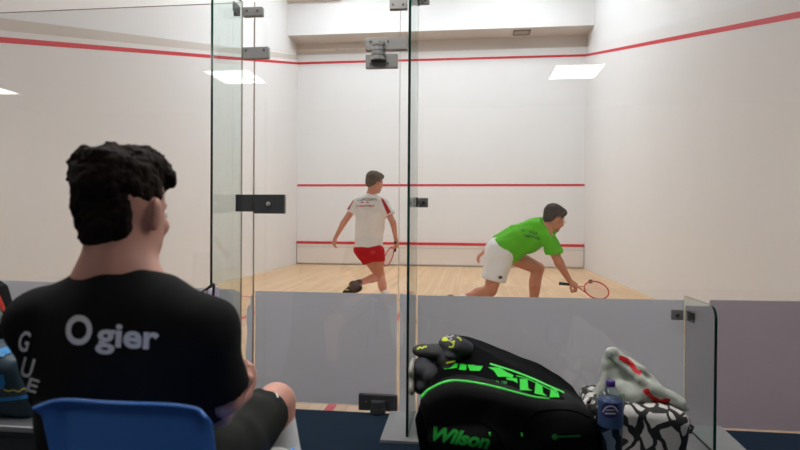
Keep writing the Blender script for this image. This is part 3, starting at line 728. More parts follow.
# ---- the player in green -----------------------------------------------------
def player_green():
    Y = 5.4; q = lambda u, v, dy=0: P(u, v, Y+dy)
    root = thing('person', (q(510, 300).x, Y, 0), 'lunging squash player in a bright green shirt and white shorts reaching low to the right', 'person')
    hc = q(554.5, 218.5, -.02); f = V(.80, .48, -.36); Rm = rot(f)
    hp, eyes, g, e = head_prims(hc, Rm, 1.0)
    nb = q(545, 228, .03); sr = q(547.5, 237.5, -.13); sl = q(537, 230, .2)
    er, wr = q(559, 262.5, -.10), q(569.5, 280.5, .0); el, wl = q(500, 243, .38), q(486, 250, .18)
    ch = q(531, 235.5); wa = q(515, 241.5); hip = q(502, 248.5, .0)
    hn, hf = q(500, 255, -.06), q(508, 254, .12)
    kn, an = q(490.5, 290, -.10), q(452, 303, -.35); kf, af = q(538, 268.5, .22), q(530.5, 319, .20)
    Rt = rot((ch-hip).normalized(), (0, 0, 1)); RT = [[Rt[i][j] for j in range(3)] for i in range(3)]
    body = hp+[Cone(nb, hc+Rm@V(0, -.02, -.035), .058, .056, .03), Cone(nb, sr, .055, .05, .05), Cone(nb, sl, .055, .05, .05),
               Ell(ch, (.17, .17, .11), RT, .05), Ell(wa, (.145, .14, .1), RT, .06), Ell(hip, (.15, .13, .12), RT, .05),
               Cone(sr, er, .052, .040, .03), Cone(er, wr, .042, .025, .015), Cone(sl, el, .05, .038, .03), Cone(el, wl, .04, .025, .015),
               Cone(hn, kn, .092, .060, .05), Cone(kn, an, .055, .036, .02), Ell(lerp(kn, an, .3), (.07, .06, .055), k=.03),
               Cone(hf, kf, .088, .060, .05), Cone(kf, af, .055, .036, .02), Ell(lerp(kf, af, .3)+V(-.015, 0, 0), (.05, .05, .11), k=.03)]
    body += hand_prims(wl, (-.75, -.2, -.62), (-.5, -.1, .8), 1.0, .6, 1)
    body += hand_prims(wr, (.55, .1, -.45), (.3, -.6, .7), 1.0, 1.3, 1)
    body += foot_prims(af, (.95, .25, 0)) + foot_prims(an, (.3, .2, -.9))
    sculpt('body', body, .0085, SKIN, root, carve=eyes); make_eyes(g, 1.0, Rm, root)
    RH = [[Rm[i][j] for j in range(3)] for i in range(3)]
    sculpt('hair', [Ell(g(0, -.022, .050), (.084, .104, .083), RH, .02), Ell(g(0, .05, .088), (.06, .045, .032), RH, .03), Ell(g(0, -.066, -.012), (.066, .040, .058), RH, .03), Ell(g(.072, .0, .03), (.012, .035, .05), RH, .01)],
           .005, HAIRB, root, cuts=[(g(0, -.02, -.028), Rm@V(0, .55, -.83)), (g(0, .11, .05), Rm@V(0, .9, -.44))], fold=[(.009, 150, 3), (.005, 260, 8)])
    m = MB(); m.tube([g(-.08, .02, .005), g(-.07, .085, .005), g(-.03, .11, .0), g(.03, .11, .0), g(.07, .085, .005), g(.08, .02, .005)], .0035, 8); m.build('goggles', [FRAMEW], root, True)
    shirt = sculpt('shirt', [Cone(nb, sr, .074, .072, .05), Cone(nb, sl, .072, .066, .05), Cone(lerp(nb, hc, .25), lerp(nb, ch, .3), .068, .10, .03), Ell(ch, (.185, .185, .150), RT, .05), Ell(wa, (.17, .16, .140), RT, .07), Ell(lerp(wa, hip, .75), (.17, .14, .135), RT, .06),
                    Cone(sr, lerp(sr, er, .62), .068, .078, .04), Cone(sl, lerp(sl, el, .55), .068, .075, .03), Ell(q(512, 254, .02), (.09, .10, .075), RT, .05)], .008, [GREENC], root,
                    cuts=[((q(495.5, 247)+q(505, 264))*.5+V(-.0, 0, 0), q(487, 247)-q(497, 241.5)), (lerp(nb, hc, .42), (hc-nb)), lambda X: np.where(((X-arr(sr))@arr((er-sr).normalized()) > .06) & (X[..., 0] > q(538, 240).x), (X-arr(lerp(sr, er, .66)))@arr(V(.12, 0, -1).normalized()), -1)],
                    fold=[(.022, 24, 11), (.012, 50, 3)])
    poly_decal('shirt_lettering', shirt, marks((521, 231.5), (537.5, 235), 3.2, 8, 3), DARKC, root, 1.5, .004)
    poly_decal('shirt_lettering', shirt, marks((524, 236.6), (541, 240.2), 3.0, 8, 4), DARKC, root, 1.5, .004)
    wh = sculpt('shorts', [Ell(q(500, 250, 0), (.165, .15, .13), RT, .05), Cone(hn, lerp(hn, kn, .60), .125, .118, .05), Cone(hf, lerp(hf, kf, .30), .110, .10, .05)], .008, WHITEC, root,
           cuts=[(q(491, 279), q(484, 300)-q(491, 272)), lambda X: np.where(X[..., 0] > q(508, 250).x, (X-arr(q(519, 259)))@arr((kf-hf).normalized()), -1)], fold=(.009, 36, 4))
    poly_decal('logo', wh, [[(498.3, 276.2), (501.8, 275.7), (502.2, 278.6), (498.7, 279.1)]], BLACKR, root, 2, .003)
    sculpt('sock', [Cone(lerp(kf, af, .7), af, .044, .042, .02)], .007, WHITEC, root)
    sculpt('sock', [Cone(lerp(kn, an, .7), an, .044, .042, .02)], .007, WHITEC, root)
    sculpt('shoe', [p.grow(.010) for p in foot_prims(af, (.95, .25, 0))], .007, SHOEB, root)
    sculpt('shoe', [p.grow(.010) for p in foot_prims(an, (.3, .2, -.9))], .007, SHOEB, root)
    racket('squash_racket', q(559.5, 283.4, -.02), q(572.5, 284.8, 0), q(596.5, 290, .12), (1, .25, -.05), (-.1, .62, .72), .118, .100, 'squash racket with a pale head held low by the player in green', FRAMER)
    b = thing('squash_ball', q(590.5, 281.5, .35), 'small dark squash ball just above the head of the low racket', 'ball')
    m = MB(); m.lathe(q(590.5, 281.5, .35), [(.021*math.sin(a), -.021*math.cos(a)) for a in [i*PI/10 for i in range(11)]], 20); o = m.build('rubber_ball', [SHOEB], b, True)
player_green()

# ---- the seated man ----------------------------------------------------------
def seated_man():
    Y = 1.15; q = lambda u, v, dy=0: P(u, v, Y+dy)
    root = thing('person', q(130, 480), 'man in a black shirt seated with his back turned on the blue chair', 'person')
    hc = q(124, 211, .03); f = V(.09, .99, -.10); Rm = rot(f); RH = [[Rm[i][j] for j in range(3)] for i in range(3)]
    S = 1.1
    hp, eyes, g, e = head_prims(hc, Rm, S)
    nb = q(118, 285, .0); sl, sr = q(44, 322), q(203, 330, .0)
    el, er = q(62, 400, .12), q(222, 396, .06)
    wl, wr = q(220, 414, .13), q(170, 432, .34)
    hl, hr = q(80, 500, .05), q(175, 500, .05); kr = q(276, 402, .50); kl = q(170, 450, .62)
    ar = q(289, 462, .47); al = q(200, 560, .75)
    body = hp+[Cone(nb+V(0, 0, .0), hc+Rm@V(0, -.022, -.02), .068, .062, .03), Cone(nb+V(0, 0, .0), sl, .06, .055, .06), Cone(nb, sr, .06, .055, .06),
               Ell(q(125, 360, .02), (.17, .11, .18), k=.05), Ell(q(128, 430, .02), (.15, .11, .14), k=.06), Ell(q(130, 495, .03), (.17, .13, .10), k=.05),
               Cone(sl, el, .05, .04, .03), Cone(el, q(120, 425, .22), .04, .032, .02), Cone(q(120, 425, .22), wl, .034, .029, .02),
               Cone(sr, er, .05, .042, .03), Cone(er, wr, .041, .028, .02),
               Cone(hr, kr, .085, .056, .05), Cone(kr, ar, .05, .036, .02), Cone(hl, kl, .085, .056, .05), Cone(kl, al, .052, .036, .02)]
    body += hand_prims(wl, (.34, .25, .86), (.75, -.65, .1), 1.08, .95, 1)
    body += hand_prims(wr, (-.8, .35, -.15), (0, .2, 1), 1.0, .6, 1)
    body += foot_prims(al, (.1, .95, -.1))+foot_prims(ar, (.2, .5, -.8))
    sculpt('body', body, .0062, SKINM, root, carve=eyes); make_eyes(g, S, Rm, root)
    ER = lambda x, y, z, a, b, c, k=.02: Ell(g(x, y, z), (a*S, b*S, c*S), RH, k)
    hair = sculpt('hair', [ER(0, -.020, .050, .0775, .099, .082), ER(0, .02, .102, .062, .07, .034, .02), ER(0, .078, .088, .050, .026, .034, .015), ER(-.05, -.05, .085, .03, .04, .035, .02), ER(0, -.056, -.022, .060, .040, .058, .02), Cone(g(-.088, -.03, .085), g(-.100, -.04, .058), .014, .006, .012),
             Cone(g(.04, .03, .10), g(.060, .05, .075), .026, .018, .02)],
           .0045, HAIRD, root, cuts=[(g(0, -.03, -.058), Rm@V(0, .45, -.89)), lambda X: np.where((X-arr(g(0, .02, 0)))@arr(f.normalized()) > 0, (X-arr(g(0, .0, .018)))@arr(Rm@V(0, .0, -1)), -1), (g(0, .108, .05), Rm@V(0, .9, -.43))], fold=[(.008, 230, 3), (.008, 90, 5)])
    prs = [Cone(nb+V(0, .0, .0), nb+V(0, 0, -.05), .073, .10, .04), Cone(nb+V(0, 0, -.012), sl, .066, .072, .05), Cone(nb+V(0, 0, -.012), sr, .066, .072, .05),
           Ell(q(124, 345, .0), (.195, .125, .16), k=.05), Ell(q(124, 400, .01), (.185, .13, .14), k=.07), Ell(q(126, 450, .02), (.18, .14, .14), k=.07),
           Cone(sl, lerp(sl, el, .95), .068, .066, .035), Cone(sr, lerp(sr, er, .93), .068, .064, .035)]
    shirt = sculpt('shirt', prs, .0062, BLACKC, root, cuts=[(nb+V(0, 0, .030), (0, .28, 1)), (q(130, 490), (0, 0, -1)),
              lambda X: np.where(X[..., 0] > q(212, 380).x, (X-arr(lerp(sr, er, .92)))@arr((er-sr).normalized()), -1), lambda X: np.where(X[..., 0] < q(62, 380).x, (X-arr(lerp(sl, el, .9)))@arr((el-sl).normalized()), -1)], fold=(.007, 30, 2))
    text_decal('shirt_lettering', 'O', shirt, (65.5, 342.5), (91.5, 344.5), 39.5, TEXTW, root, .03, off=.003)
    text_decal('shirt_lettering', 'gier', shirt, (96, 345.0), (158.5, 349.0), 33.5, TEXTW, root, .03, off=.003)
    text_decal('sleeve_lettering', 'G', shirt, (17.5, 349.0), (28, 351.5), 28, TEXTW, root, .02, off=.003)
    text_decal('sleeve_lettering', 'U', shirt, (20.5, 374.5), (32, 377.5), 27, TEXTW, root, .02, off=.003)
    text_decal('sleeve_lettering', 'E', shirt, (26.5, 389.5), (37, 393), 19, TEXTW, root, .02, off=.003)
    sh = sculpt('shorts', [Ell(q(130, 490, .03), (.185, .145, .10), k=.05), Cone(hr, lerp(hr, kr, .90), .108, .074, .05), Cone(hl, lerp(hl, kl, .85), .108, .078, .05)], .0062, DGREEN, root,
           cuts=[lambda X: (X-arr(lerp(hr, kr, .885)))@arr((kr-hr).normalized()) if True else -1], fold=(.010, 34, 6))
    poly_decal('hem_trim', sh, stroke([(262, 383.5), (268, 385), (274, 390), (278, 398)], 1.3), TEXTW, root, 2, .003)
    sculpt('sock', [Cone(lerp(kr, ar, .16), ar, .047, .040, .02)], .0062, SOCKW, root)
    sculpt('sock', [Cone(lerp(kl, al, .6), al, .044, .042, .02)], .0062, SOCKW, root)
    sculpt('shoe', [p.grow(.012) for p in foot_prims(ar, (.2, .5, -.8))], .0062, WHITEC, root)
    sculpt('shoe', [p.grow(.012) for p in foot_prims(al, (.1, .95, -.1))], .0062, WHITEC, root)
seated_man()
# ================================================================== THINGS BY THE GLASS
class Poly:
    """outline in the X-Z plane, given depth range, rounded"""
    def __init__(s, pts, y0, y1, r=.02, k=.02):
        s.p = [arr((a.x, a.z)) for a in pts]; s.y0 = y0; s.y1 = y1; s.r = r; s.k = k
        a = np.array(s.p); s.lo = arr((a[:, 0].min(), y0, a[:, 1].min())); s.hi = arr((a[:, 0].max(), y1, a[:, 1].max()))
    def box(s): return s.lo, s.hi
    def d(s, X):
        x = X[..., 0]; z = X[..., 2]; D = np.full(x.shape, 1e9, np.float32); ins = np.zeros(x.shape, bool); n = len(s.p)
        for i in range(n):
            a = s.p[i]; b = s.p[(i+1) % n]; e = b-a; wx = x-a[0]; wz = z-a[1]
            t = np.clip((wx*e[0]+wz*e[1])/max(float(e@e), 1e-9), 0, 1); D = np.minimum(D, (wx-t*e[0])**2+(wz-t*e[1])**2)
            c = ((a[1] > z) != (b[1] > z)) & (x < (b[0]-a[0])*(z-a[1])/((b[1]-a[1]) if abs(b[1]-a[1]) > 1e-9 else 1e-9)+a[0]); ins ^= c
        d2 = np.sqrt(D)*np.where(ins, -1, 1)+s.r; yc = (s.y0+s.y1)/2; dy = np.abs(X[..., 1]-yc)-(s.y1-s.y0)/2+s.r
        return np.minimum(np.maximum(d2, dy), 0)+np.sqrt(np.maximum(d2, 0)**2+np.maximum(dy, 0)**2)-s.r
def PX(pts, Y): return [P(u, v, Y) for u, v in pts]

# ---- racket bag ---------------------------------------------------------------
bag = thing('racket_bag', P(508, 450, 2.35), 'large black racket bag with bright green piping and lettering on the floor by the glass', 'racket bag')
zb = ZL+.001
front = PX([(420, 398), (429, 389), (443, 382.5), (456, 380.5), (475, 382.5), (493, 386), (515, 391.5), (533, 396.5), (552, 399), (575, 402), (589, 410), (597, 424), (599, 442), (597, 462), (560, 476), (470, 476), (446, 462), (430, 440), (422, 420)], 2.20)
fp = sculpt('front_pocket', [Poly(front, 2.14, 2.40, .045), Ell(P(560, 430, 2.17), (.135, .045, .07), k=.03), Ell(P(470, 440, 2.16), (.155, .04, .055), k=.03)], .0055, NYLON, bag, cuts=[((0, 0, zb), (0, 0, -1))], fold=(.006, 30, 8))
main_px = [(421, 398), (432, 372), (444, 352), (455, 344), (468, 345), (482, 350), (510, 361), (545, 376), (567, 388), (580, 399), (592, 416), (594, 440), (590, 462), (440, 462), (426, 430)]
a1 = P(430, 392, 2.19); a2 = P(550, 402, 2.19); a3 = P(480, 352, 2.44)
nn = (a2-a1).cross(a3-a1).normalized(); nn = nn if nn.y < 0 else -nn
mb_ = sculpt('main_compartment', [Poly(PX(main_px, 2.44), 2.15, 2.66, .03)], .0055, NYLON2, bag, cuts=[((0, 0, zb), (0, 0, -1)), (a1, nn)], fold=(.005, 26, 12))
pipe = spline([(419.5, 400.5), (424, 395), (430, 389.5), (443, 383), (456, 380.8), (475, 383), (493, 386.7), (515, 392.4), (533, 397.2), (549, 398.8)], 4)
n = len(pipe)
def hitpath(objs, pts, lift):
    bv = [BVHTree.FromPolygons([v.co.copy() for v in o.data.vertices], [tuple(p.vertices) for p in o.data.polygons]) for o in objs]; out = []
    for u, v in pts:
        d = (F3+R3*((u-400)/FPX)+U3*((225-v)/FPX)).normalized(); best = None
        for b in bv:
            h = b.ray_cast(CAM, d)
            if h[0] is not None and (best is None or h[3] < best[3]): best = h
        if best: out.append(best[0]-d*lift)
    return out
pp = hitpath([fp, mb_], pipe, .002)
for _ in range(4): pp = [pp[0]]+[(pp[i-1]+pp[i]*2+pp[i+1])/4 for i in range(1, len(pp)-1)]+[pp[-1]]
m = MB(); m.tube(pp, [.0088*(1-.5*i/len(pp)) for i in range(len(pp))], 8); m.build('green_piping', [NEONL], bag, True)
G = [[(441, 366.5), (452, 362.5), (458, 364), (457, 368), (445, 369.5)], [(460, 364), (466.5, 365), (466, 370.5), (459, 370)], [(467.5, 365), (474, 365.3), (475, 367.5), (477, 366), (483, 366.5), (480, 371), (470, 371)],
     [(488, 367.5), (500, 368), (507, 372.5), (513.5, 375.5), (512.5, 378.2), (505, 377), (498, 377), (494, 371)], [(506, 378), (517, 378.5), (517.5, 383.5), (513, 381), (507, 380)],
     [(519.8, 378.9), (527.4, 379.7), (528.2, 388.6), (532.3, 391), (520, 390.2)], [(535.7, 382), (542, 385.7), (543, 393), (547, 396.5), (534.4, 393.5)], [(551, 388.6), (556.7, 390.2), (559.5, 397.6), (549.5, 397.6)],
     [(450, 358.5), (455, 357), (462, 358.5), (457, 360)]]
poly_decal('green_lettering', mb_, G, NEON, bag, 3, .0025)
poly_decal('green_lining', mb_, stroke(spline([(490, 364), (500, 367), (514, 371.5), (532, 378.5), (547, 385.5), (562, 392), (573, 398), (580, 405)], 4), 1.6), NEONL, bag, 3, .0025)
poly_decal('green_lining', mb_, stroke(spline([(516, 376), (527, 379), (540, 385), (555, 392)], 4), .9), NEON, bag, 3, .0025)
poly_decal('maker_label', mb_, marks((486, 382.2), (507, 384.5), 3.2, 11, 5, .2), mat('dim_green', srgb(22, 120, 40), .6), bag, 2, .0025)
text_decal('bag_lettering', 'Wilson', fp, (431.5, 439.5), (489, 448.5), 19, mat('logo_green', srgb(18, 150, 48), .5), bag, .045, .28, cut=2.5, off=.0025)
c = (554.8, 436.7)
ring = [(c[0]+3*math.cos(a), c[1]+3*math.sin(a)) for a in [i*PI/8 for i in range(16)]]
lg = mat('logo_green_dim', srgb(14, 120, 40), .6)
poly_decal('emblem', fp, [ring]+stroke([(557.5, 436.6), (569, 436.2), (580.5, 435.6)], 1.9), lg, bag, 2, .0028)
for u, v in [(489.5, 432), (521.5, 432.5)]:
    hp_ = hitpath([fp], [(u, v)], .003)
    m = MB(); m.tube([hp_[0], hp_[0]+V(.002, -.004, -.014)], .0035, 8); m.build('zip_pull', [NEON], bag, True)
zp = hitpath([fp], spline([(447, 424), (462, 420), (480, 422), (495, 431), (503, 447)], 4), .001)
m = MB(); m.tube(zp, .0028, 6); m.build('zip', [NYLON2], bag, True)
zp = hitpath([fp], spline([(521, 440), (524, 425), (534, 413.5), (552, 409.5), (575, 411), (590, 418)], 4), .001)
m = MB(); m.tube(zp, .0028, 6); m.build('zip', [NYLON2], bag, True)
m = MB(); hb = [P(590, 404, 2.50), P(600, 408, 2.46), P(606, 420, 2.40), P(600, 428, 2.36)]; m.tube([V(*p) for p in hb], .008, 8); m.build('carry_loop', [NYLON2], bag, True)

# ---- shoes and cloth on the bag ----------------------------------------------
def trainer(lab, base, prims, sole, top_m, acc=None):
    t = thing('sports_shoe', base, lab, 'shoe'); up = sculpt('upper', prims, .004, top_m, t, fold=(.004, 60, 4))
    if sole: sculpt('sole', sole, .004, SOLE, t)
    return t, up
E3 = lambda u, v, Y, a, b, c, k=.012: Ell(P(u, v, Y), (a, b, c), None, k)
t1, u1 = trainer('charcoal sports shoe lying on its side with a pale sole against the glass fin', P(425, 376, 2.40),
    [E3(424, 367, 2.38, .050, .085, .045), E3(425, 384, 2.36, .046, .075, .040), E3(431, 375, 2.33, .034, .06, .045), E3(420, 376, 2.42, .035, .10, .07)],
    [E3(412.5, 367.5, 2.37, .014, .085, .037), E3(412.5, 385, 2.35, .014, .08, .037), E3(413, 376, 2.39, .010, .09, .05)], SHOED)
t2, u2 = trainer('black sports shoe with lime markings lying on top of the racket bag end', P(430, 352, 2.44),
    [E3(424, 351, 2.42, .050, .06, .028), E3(436, 352.5, 2.40, .06, .06, .034), E3(445, 360, 2.38, .045, .05, .035), E3(447, 368, 2.36, .028, .04, .03)], [], SHOEB)
poly_decal('lime_marking', u2, stroke([(417.5, 349.5), (420, 347.2), (422, 348.6), (424.5, 347), (427, 346.8)], 1.5), LIME, t2, 2, .002)
ct = thing('crumpled_glove', P(455, 347, 2.42), 'crumpled grey and lime patterned glove on top of the racket bag', 'glove')
cl = sculpt('cloth', [E3(449, 343, 2.42, .045, .05, .032), E3(456, 346, 2.40, .058, .06, .042), E3(463, 348, 2.42, .045, .05, .028), E3(450, 355, 2.38, .035, .05, .025), E3(452, 339, 2.44, .03, .03, .02)], .004, [SHOED], ct, fold=(.010, 60, 21))
poly_decal('lime_pattern', cl, [[(441.5, 341), (444, 336.5), (447, 338), (449, 341), (445, 341.5)]]+stroke([(449, 347), (453, 347), (454, 343.5), (451, 342.5), (455, 341.5)], 1.6)+stroke([(457, 337.5), (460, 339), (461, 341)], 1.2), LIME, ct, 2, .003)
poly_decal('pale_pattern', cl, stroke([(446, 337), (450, 337.5), (454, 335.5)], 1.8)+stroke([(449, 341.5), (452, 339)], 1.4), mat('pale_grey_cloth', srgb(150, 150, 150), .8), ct, 2, .003)
poly_decal('lime_pattern', u2, stroke([(446, 363), (451, 362), (455, 361)], 1.6), LIME, t2, 2, .003)

# ---- patterned bag and carrier bag -------------------------------------------
tb = thing('patterned_bag', P(640, 445, 2.5), 'black and white patterned fabric bag sitting under the carrier bag', 'bag')
tp = sculpt('body', [Poly(PX([(589, 408), (594, 402), (610, 401), (640, 404.5), (670, 408), (684, 413), (690, 420), (688, 440), (684, 462), (600, 462), (590, 436)], 2.42), 2.38, 2.70, .045)], .006, PATT, tb, cuts=[((0, 0, zb), (0, 0, -1))], fold=(.010, 28, 31))
m = MB(); m.tube([P(592, 404, 2.46), P(587, 399, 2.44), P(584, 402, 2.42), P(586, 410, 2.40)], .009, 8); m.build('handle', [PATT], tb, True)
m = MB(); m.tube([P(688, 424, 2.48), P(693, 427, 2.47), P(690, 433, 2.45)], .006, 8); m.build('handle', [PATT], tb, True)
cb = thing('carrier_bag', P(640, 402, 2.52), 'crumpled translucent white plastic carrier bag with red print on the patterned bag', 'plastic bag')
cbm = sculpt('body', [Poly(PX([(596, 403), (600, 378), (604, 361), (608, 351.5), (614, 350.5), (622, 354), (634, 361), (645, 369), (655, 379), (668, 390), (683, 401), (687, 407), (660, 410), (620, 408)], 2.52), 2.48, 2.56, .009),
      Cone(P(610, 355, 2.49), P(640, 380, 2.47), .007, .018, .015), Cone(P(640, 380, 2.46), P(680, 404, 2.46), .022, .02, .02), Cone(P(604, 366, 2.50), P(600, 400, 2.46), .014, .02, .02), Ell(P(625, 392, 2.47), (.07, .035, .05), k=.03)], .0045, PLASTIC, cb, fold=[(.020, 34, 17), (.006, 70, 8)])
poly_decal('red_print', cbm, stroke(spline([(619, 357.5), (625, 359.5), (631, 364), (636, 371), (641, 373)], 4), [4.5]*6+[4.6]*5+[4.2]*4+[6.0]*2), PRED, cb, 2.5, .003)
poly_decal('red_print', cbm, [[(642.5, 391), (645, 388.5), (649, 388.5), (650, 392.5), (654, 396), (660, 399), (666, 398), (670.5, 399), (669, 403.5), (664, 404.5), (657, 403.5), (650, 398), (645, 394)]], PRED, cb, 2.5, .003)
poly_decal('green_print', cbm, [[(607, 356), (612, 358), (618, 365), (613, 363)]], PGRN, cb, 2.5, .003)
poly_decal('green_print', cbm, [[(619, 395), (624, 393), (626, 396), (621, 398)]], PGRN, cb, 2.5, .003)

# ---- bottle -------------------------------------------------------------------
bc = P(610, 450, 2.15); bx, by = bc.x, 2.15; zt = P(611, 380, 2.15).z; R0 = .0435; H = zt-FZ
bt = thing('water_bottle', (bx, by, FZ), 'clear plastic water bottle with a purple cap and blue label', 'bottle')
m = MB(); prof = [(R0*.80, .001), (R0*.97, .008), (R0, .02)]
for i in range(6): prof += [(R0, .03+i*.022), (R0*.955, .041+i*.022)]
prof += [(R0, H*.57), (R0*.985, H*.59), (R0*.985, H*.82), (R0, H*.84), (R0*.86, H*.885), (R0*.52, H*.925), (R0*.31, H*.95), (R0*.31, H*.965)]
m.lathe((bx, by, FZ), prof, 36); m.build('bottle_body', [WATER], bt, True)
m = MB(); wp = [(r*.95, min(z, H*.84)+.0006) for r, z in prof if z < H*.87]; m.lathe((bx, by, FZ), wp, 36); m.build('water', [glass_mat('water', (.70, .76, .84, 1), .8)], bt, True)
m = MB(); m.lathe((bx, by, FZ), [(R0*1.01, H*.60), (R0*1.015, H*.605), (R0*1.015, H*.825), (R0*1.01, H*.83)], 36); lb = m.build('label', [LABELB], bt, True)
poly_decal('label_emblem', lb, [[(610.2+9.0*math.cos(a), 410+8*math.sin(a)) for a in [i*PI/12 for i in range(24)]]], LABELP, bt, 2, .001)
poly_decal('label_print', lb, stroke(spline([(603, 412), (606, 407.5), (610.5, 406), (615, 407.5), (618, 412)], 4), 1.3)+stroke([(605, 413.5), (616, 413.5)], 1.3)+stroke([(606, 410), (615, 410)], .9), mat('label_white', srgb(190, 195, 215), .4), bt, 2, .002)
m = MB(); m.lathe((bx, by, FZ), [(R0*.36, H*.945), (R0*.37, H*.95), (R0*.37, H*.995), (R0*.33, H)], 28); m.build('cap', [PURPLE], bt, True)

# ---- blue chair ---------------------------------------------------------------
tl, tr_ = P(38, 397, .93), P(205, 405, .93); zt_ = (tl.z+tr_.z)/2
ch = thing('plastic_chair', ((tl.x+tr_.x)/2+.05, 1.2, FZ), 'bright blue moulded plastic chair under the seated man', 'chair')
def shell(n1, n2, fn, th, mname, mt):
    vs = []; fs = []; m = MB(); W1 = n1+1
    for i in range(n2+1):
        for j in range(n1+1): vs.append(fn(j/n1*2-1, i/n2))
    k = len(vs); nrm = []
    for i in range(n2+1):
        for j in range(n1+1):
            a = vs[i*W1+min(j+1, n1)]-vs[i*W1+max(j-1, 0)]; b = vs[min(i+1, n2)*W1+j]-vs[max(i-1, 0)*W1+j]; nrm.append(a.cross(b).normalized())
    vs2 = [v+q*th for v, q in zip(vs, nrm)]
    for i in range(n2):
        for j in range(n1):
            a = i*W1+j; fs.append((a, a+1, a+1+W1, a+W1)); fs.append((k+a, k+a+W1, k+a+1+W1, k+a+1))
    for j in range(n1): fs.append((j, k+j, k+j+1, j+1)); a = n2*W1+j; fs.append((a, a+1, k+a+1, k+a))
    for i in range(n2): a = i*W1; fs.append((a, a+W1, k+a+W1, k+a)); a = i*W1+n1; fs.append((a, k+a, k+a+W1, a+W1))
    m.add(vs+vs2, fs); return m.build(mname, [mt], ch, True, bevel=.002)
seat_z = .40; cx0 = (tl.x+tr_.x)/2; hw = (tr_.x-tl.x)/2
def backf(s, t):
    z = zt_+(seat_z-zt_)*t; y = .93+.07*t; h = hw*(1.02-.02*t); x = cx0+.0*t+s*h
    z -= .02*abs(s)**4*(1-t)
    rim = max(0, (abs(s)-.88)/.12)
    return V(x, y-.035*(1-s*s)*0+.03*s*s-.022*rim-.018*max(0, 1-t*14), z)
shell(40, 30, backf, .006, 'backrest', BLUEP)
def seatf(s, t):
    y = 1.0+.46*t; h = hw*.98
    return V(cx0+s*h, y, seat_z+.012*s*s-.02*math.sin(t*PI)+.012*max(0, (abs(s)-.9)/.1)-.02*max(0, t-.9)*10*.5)
shell(30, 24, seatf, .006, 'seat', BLUEP)
for sx in (-1, 1):
    for (y, dy) in ((1.06, -.05), (1.40, .05)):
        m = MB(); m.tube([(cx0+sx*hw*.85, y, seat_z-.012), (cx0+sx*(hw*.85+.03), y+dy, FZ+.012)], .011, 12); l = m.build('leg', [METAL], ch, True)
        m = MB(); m.tube([(cx0+sx*(hw*.85+.03), y+dy, FZ+.018), (cx0+sx*(hw*.85+.031), y+dy, FZ+.001)], .015, 12); m.build('rubber_foot', [BLACKR], l, True)
# ---- bench with bags on the left ----------------------------------------------
e0 = P(0, 424.5, 1.55); e1 = P(50, 431, 1.55); bz = (e0.z+e1.z)/2
bn = thing('bench', (1.6, 1.75, FZ), 'low grey bench with a pale metal edge beside the seated man', 'bench')
m = MB(); m.box((1.0, 1.55, bz-.03), (e1.x, 2.0, bz)); m.build('seat', [BENCH], bn, bevel=.003)
m = MB(); m.box((1.0, 1.542, bz-.012), (e1.x+.003, 1.549, bz+.004)); m.build('edge_strip', [BENCHE], bn, bevel=.001)
m = MB(); m.box((1.02, 1.56, bz-.16), (e1.x-.02, 1.575, bz-.031)); m.build('apron', [BENCH], bn)
for x in (1.05, e1.x-.05):
    for y in (1.60, 1.95): m = MB(); m.box((x-.018, y-.018, FZ), (x+.018, y+.018, bz-.031)); m.build('leg', [BENCH], bn)
kb = thing('kit_bag', P(10, 380, 1.8), 'dark teal sports bag with a yellow squiggle lying on the grey bench', 'bag')
kz = bz+.001
kbm = sculpt('body', [Poly(PX([(-70, 352), (-20, 346), (8, 350), (25, 358), (40, 378), (48, 398), (50, 420), (40, 432), (-70, 432)], 1.68), 1.62, 1.90, .05)], .006, TEAL, kb, cuts=[((0, 0, kz), (0, 0, -1))], fold=(.014, 30, 3))
bl = mat('bright_blue_nylon', srgb(30, 120, 180), .5, .1)
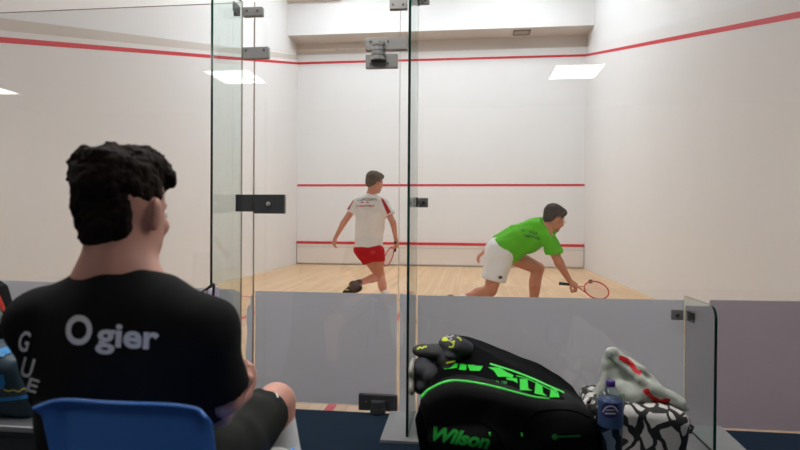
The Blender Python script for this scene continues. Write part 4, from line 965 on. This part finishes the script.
poly_decal('blue_panel', kbm, [[(-2, 350), (10, 346), (12, 352), (3, 357), (-2, 357)]], bl, kb, 3, .003)
poly_decal('blue_panel', kbm, [[(-2, 376), (4, 374), (6, 384), (3, 389), (-2, 389)]], bl, kb, 3, .003)
poly_decal('blue_panel', kbm, [[(-2, 398), (20, 396), (38, 393), (38, 396), (18, 400), (-2, 402)]], bl, kb, 3, .003)
poly_decal('yellow_squiggle', kbm, stroke(spline([(4, 389.5), (9, 391), (14, 390), (19, 391.5), (24, 388.5), (29, 389.5)], 4), 1.5), YPRINT, kb, 2, .003)
rb = thing('racket_bag', P(0, 320, 2.0), 'black and red bag standing at the left edge behind the teal bag', 'bag')
r_ = sculpt('body', [Poly(PX([(-40, 276), (-6, 281), (1, 286), (6, 303), (10, 320), (14, 345), (14, 385), (-40, 385)], 1.95), 1.925, 1.995, .02)], .006, [NYLON], rb, cuts=[((0, 0, kz), (0, 0, -1))])
poly_decal('red_panel', r_, [[(-8, 293), (0, 295.5), (5, 307), (5, 314), (0, 308), (-8, 300)]], mat('bag_red', srgb(200, 48, 30), .5), rb, 2.5, .002)
poly_decal('pale_panel', r_, [[(-8, 303), (0, 309), (4.5, 317), (3, 322), (-8, 329)]], mat('bag_pale', srgb(150, 165, 165), .6), rb, 2.5, .002)
# ---- lilac bag behind the shoulder --------------------------------------------
lb_ = thing('drawstring_bag', P(190, 430, 2.35), 'pale lilac bag with a black drawstring loop showing above the seated man\'s right shoulder', 'bag')
sculpt('body', [Poly(PX([(211.5, 287), (212.5, 300), (206, 330), (203, 400), (190, 452), (120, 452), (150, 330), (192, 300), (203, 294)], 2.30), 2.25, 2.38, .012)], .006, LILAC, lb_, cuts=[((0, 0, FZ+.001), (0, 0, -1))])
m = MB(); m.tube(PX(spline([(192, 300), (200, 293.5), (207, 289), (213.5, 284), (213.5, 292), (212.5, 303)], 4), 2.26), .0055, 8)
m.tube(PX(spline([(195, 299), (200, 293), (203.5, 293), (203.8, 297), (201, 301)], 4), 2.24), .0048, 8); m.build('drawstring', [BLACKR], lb_, True)
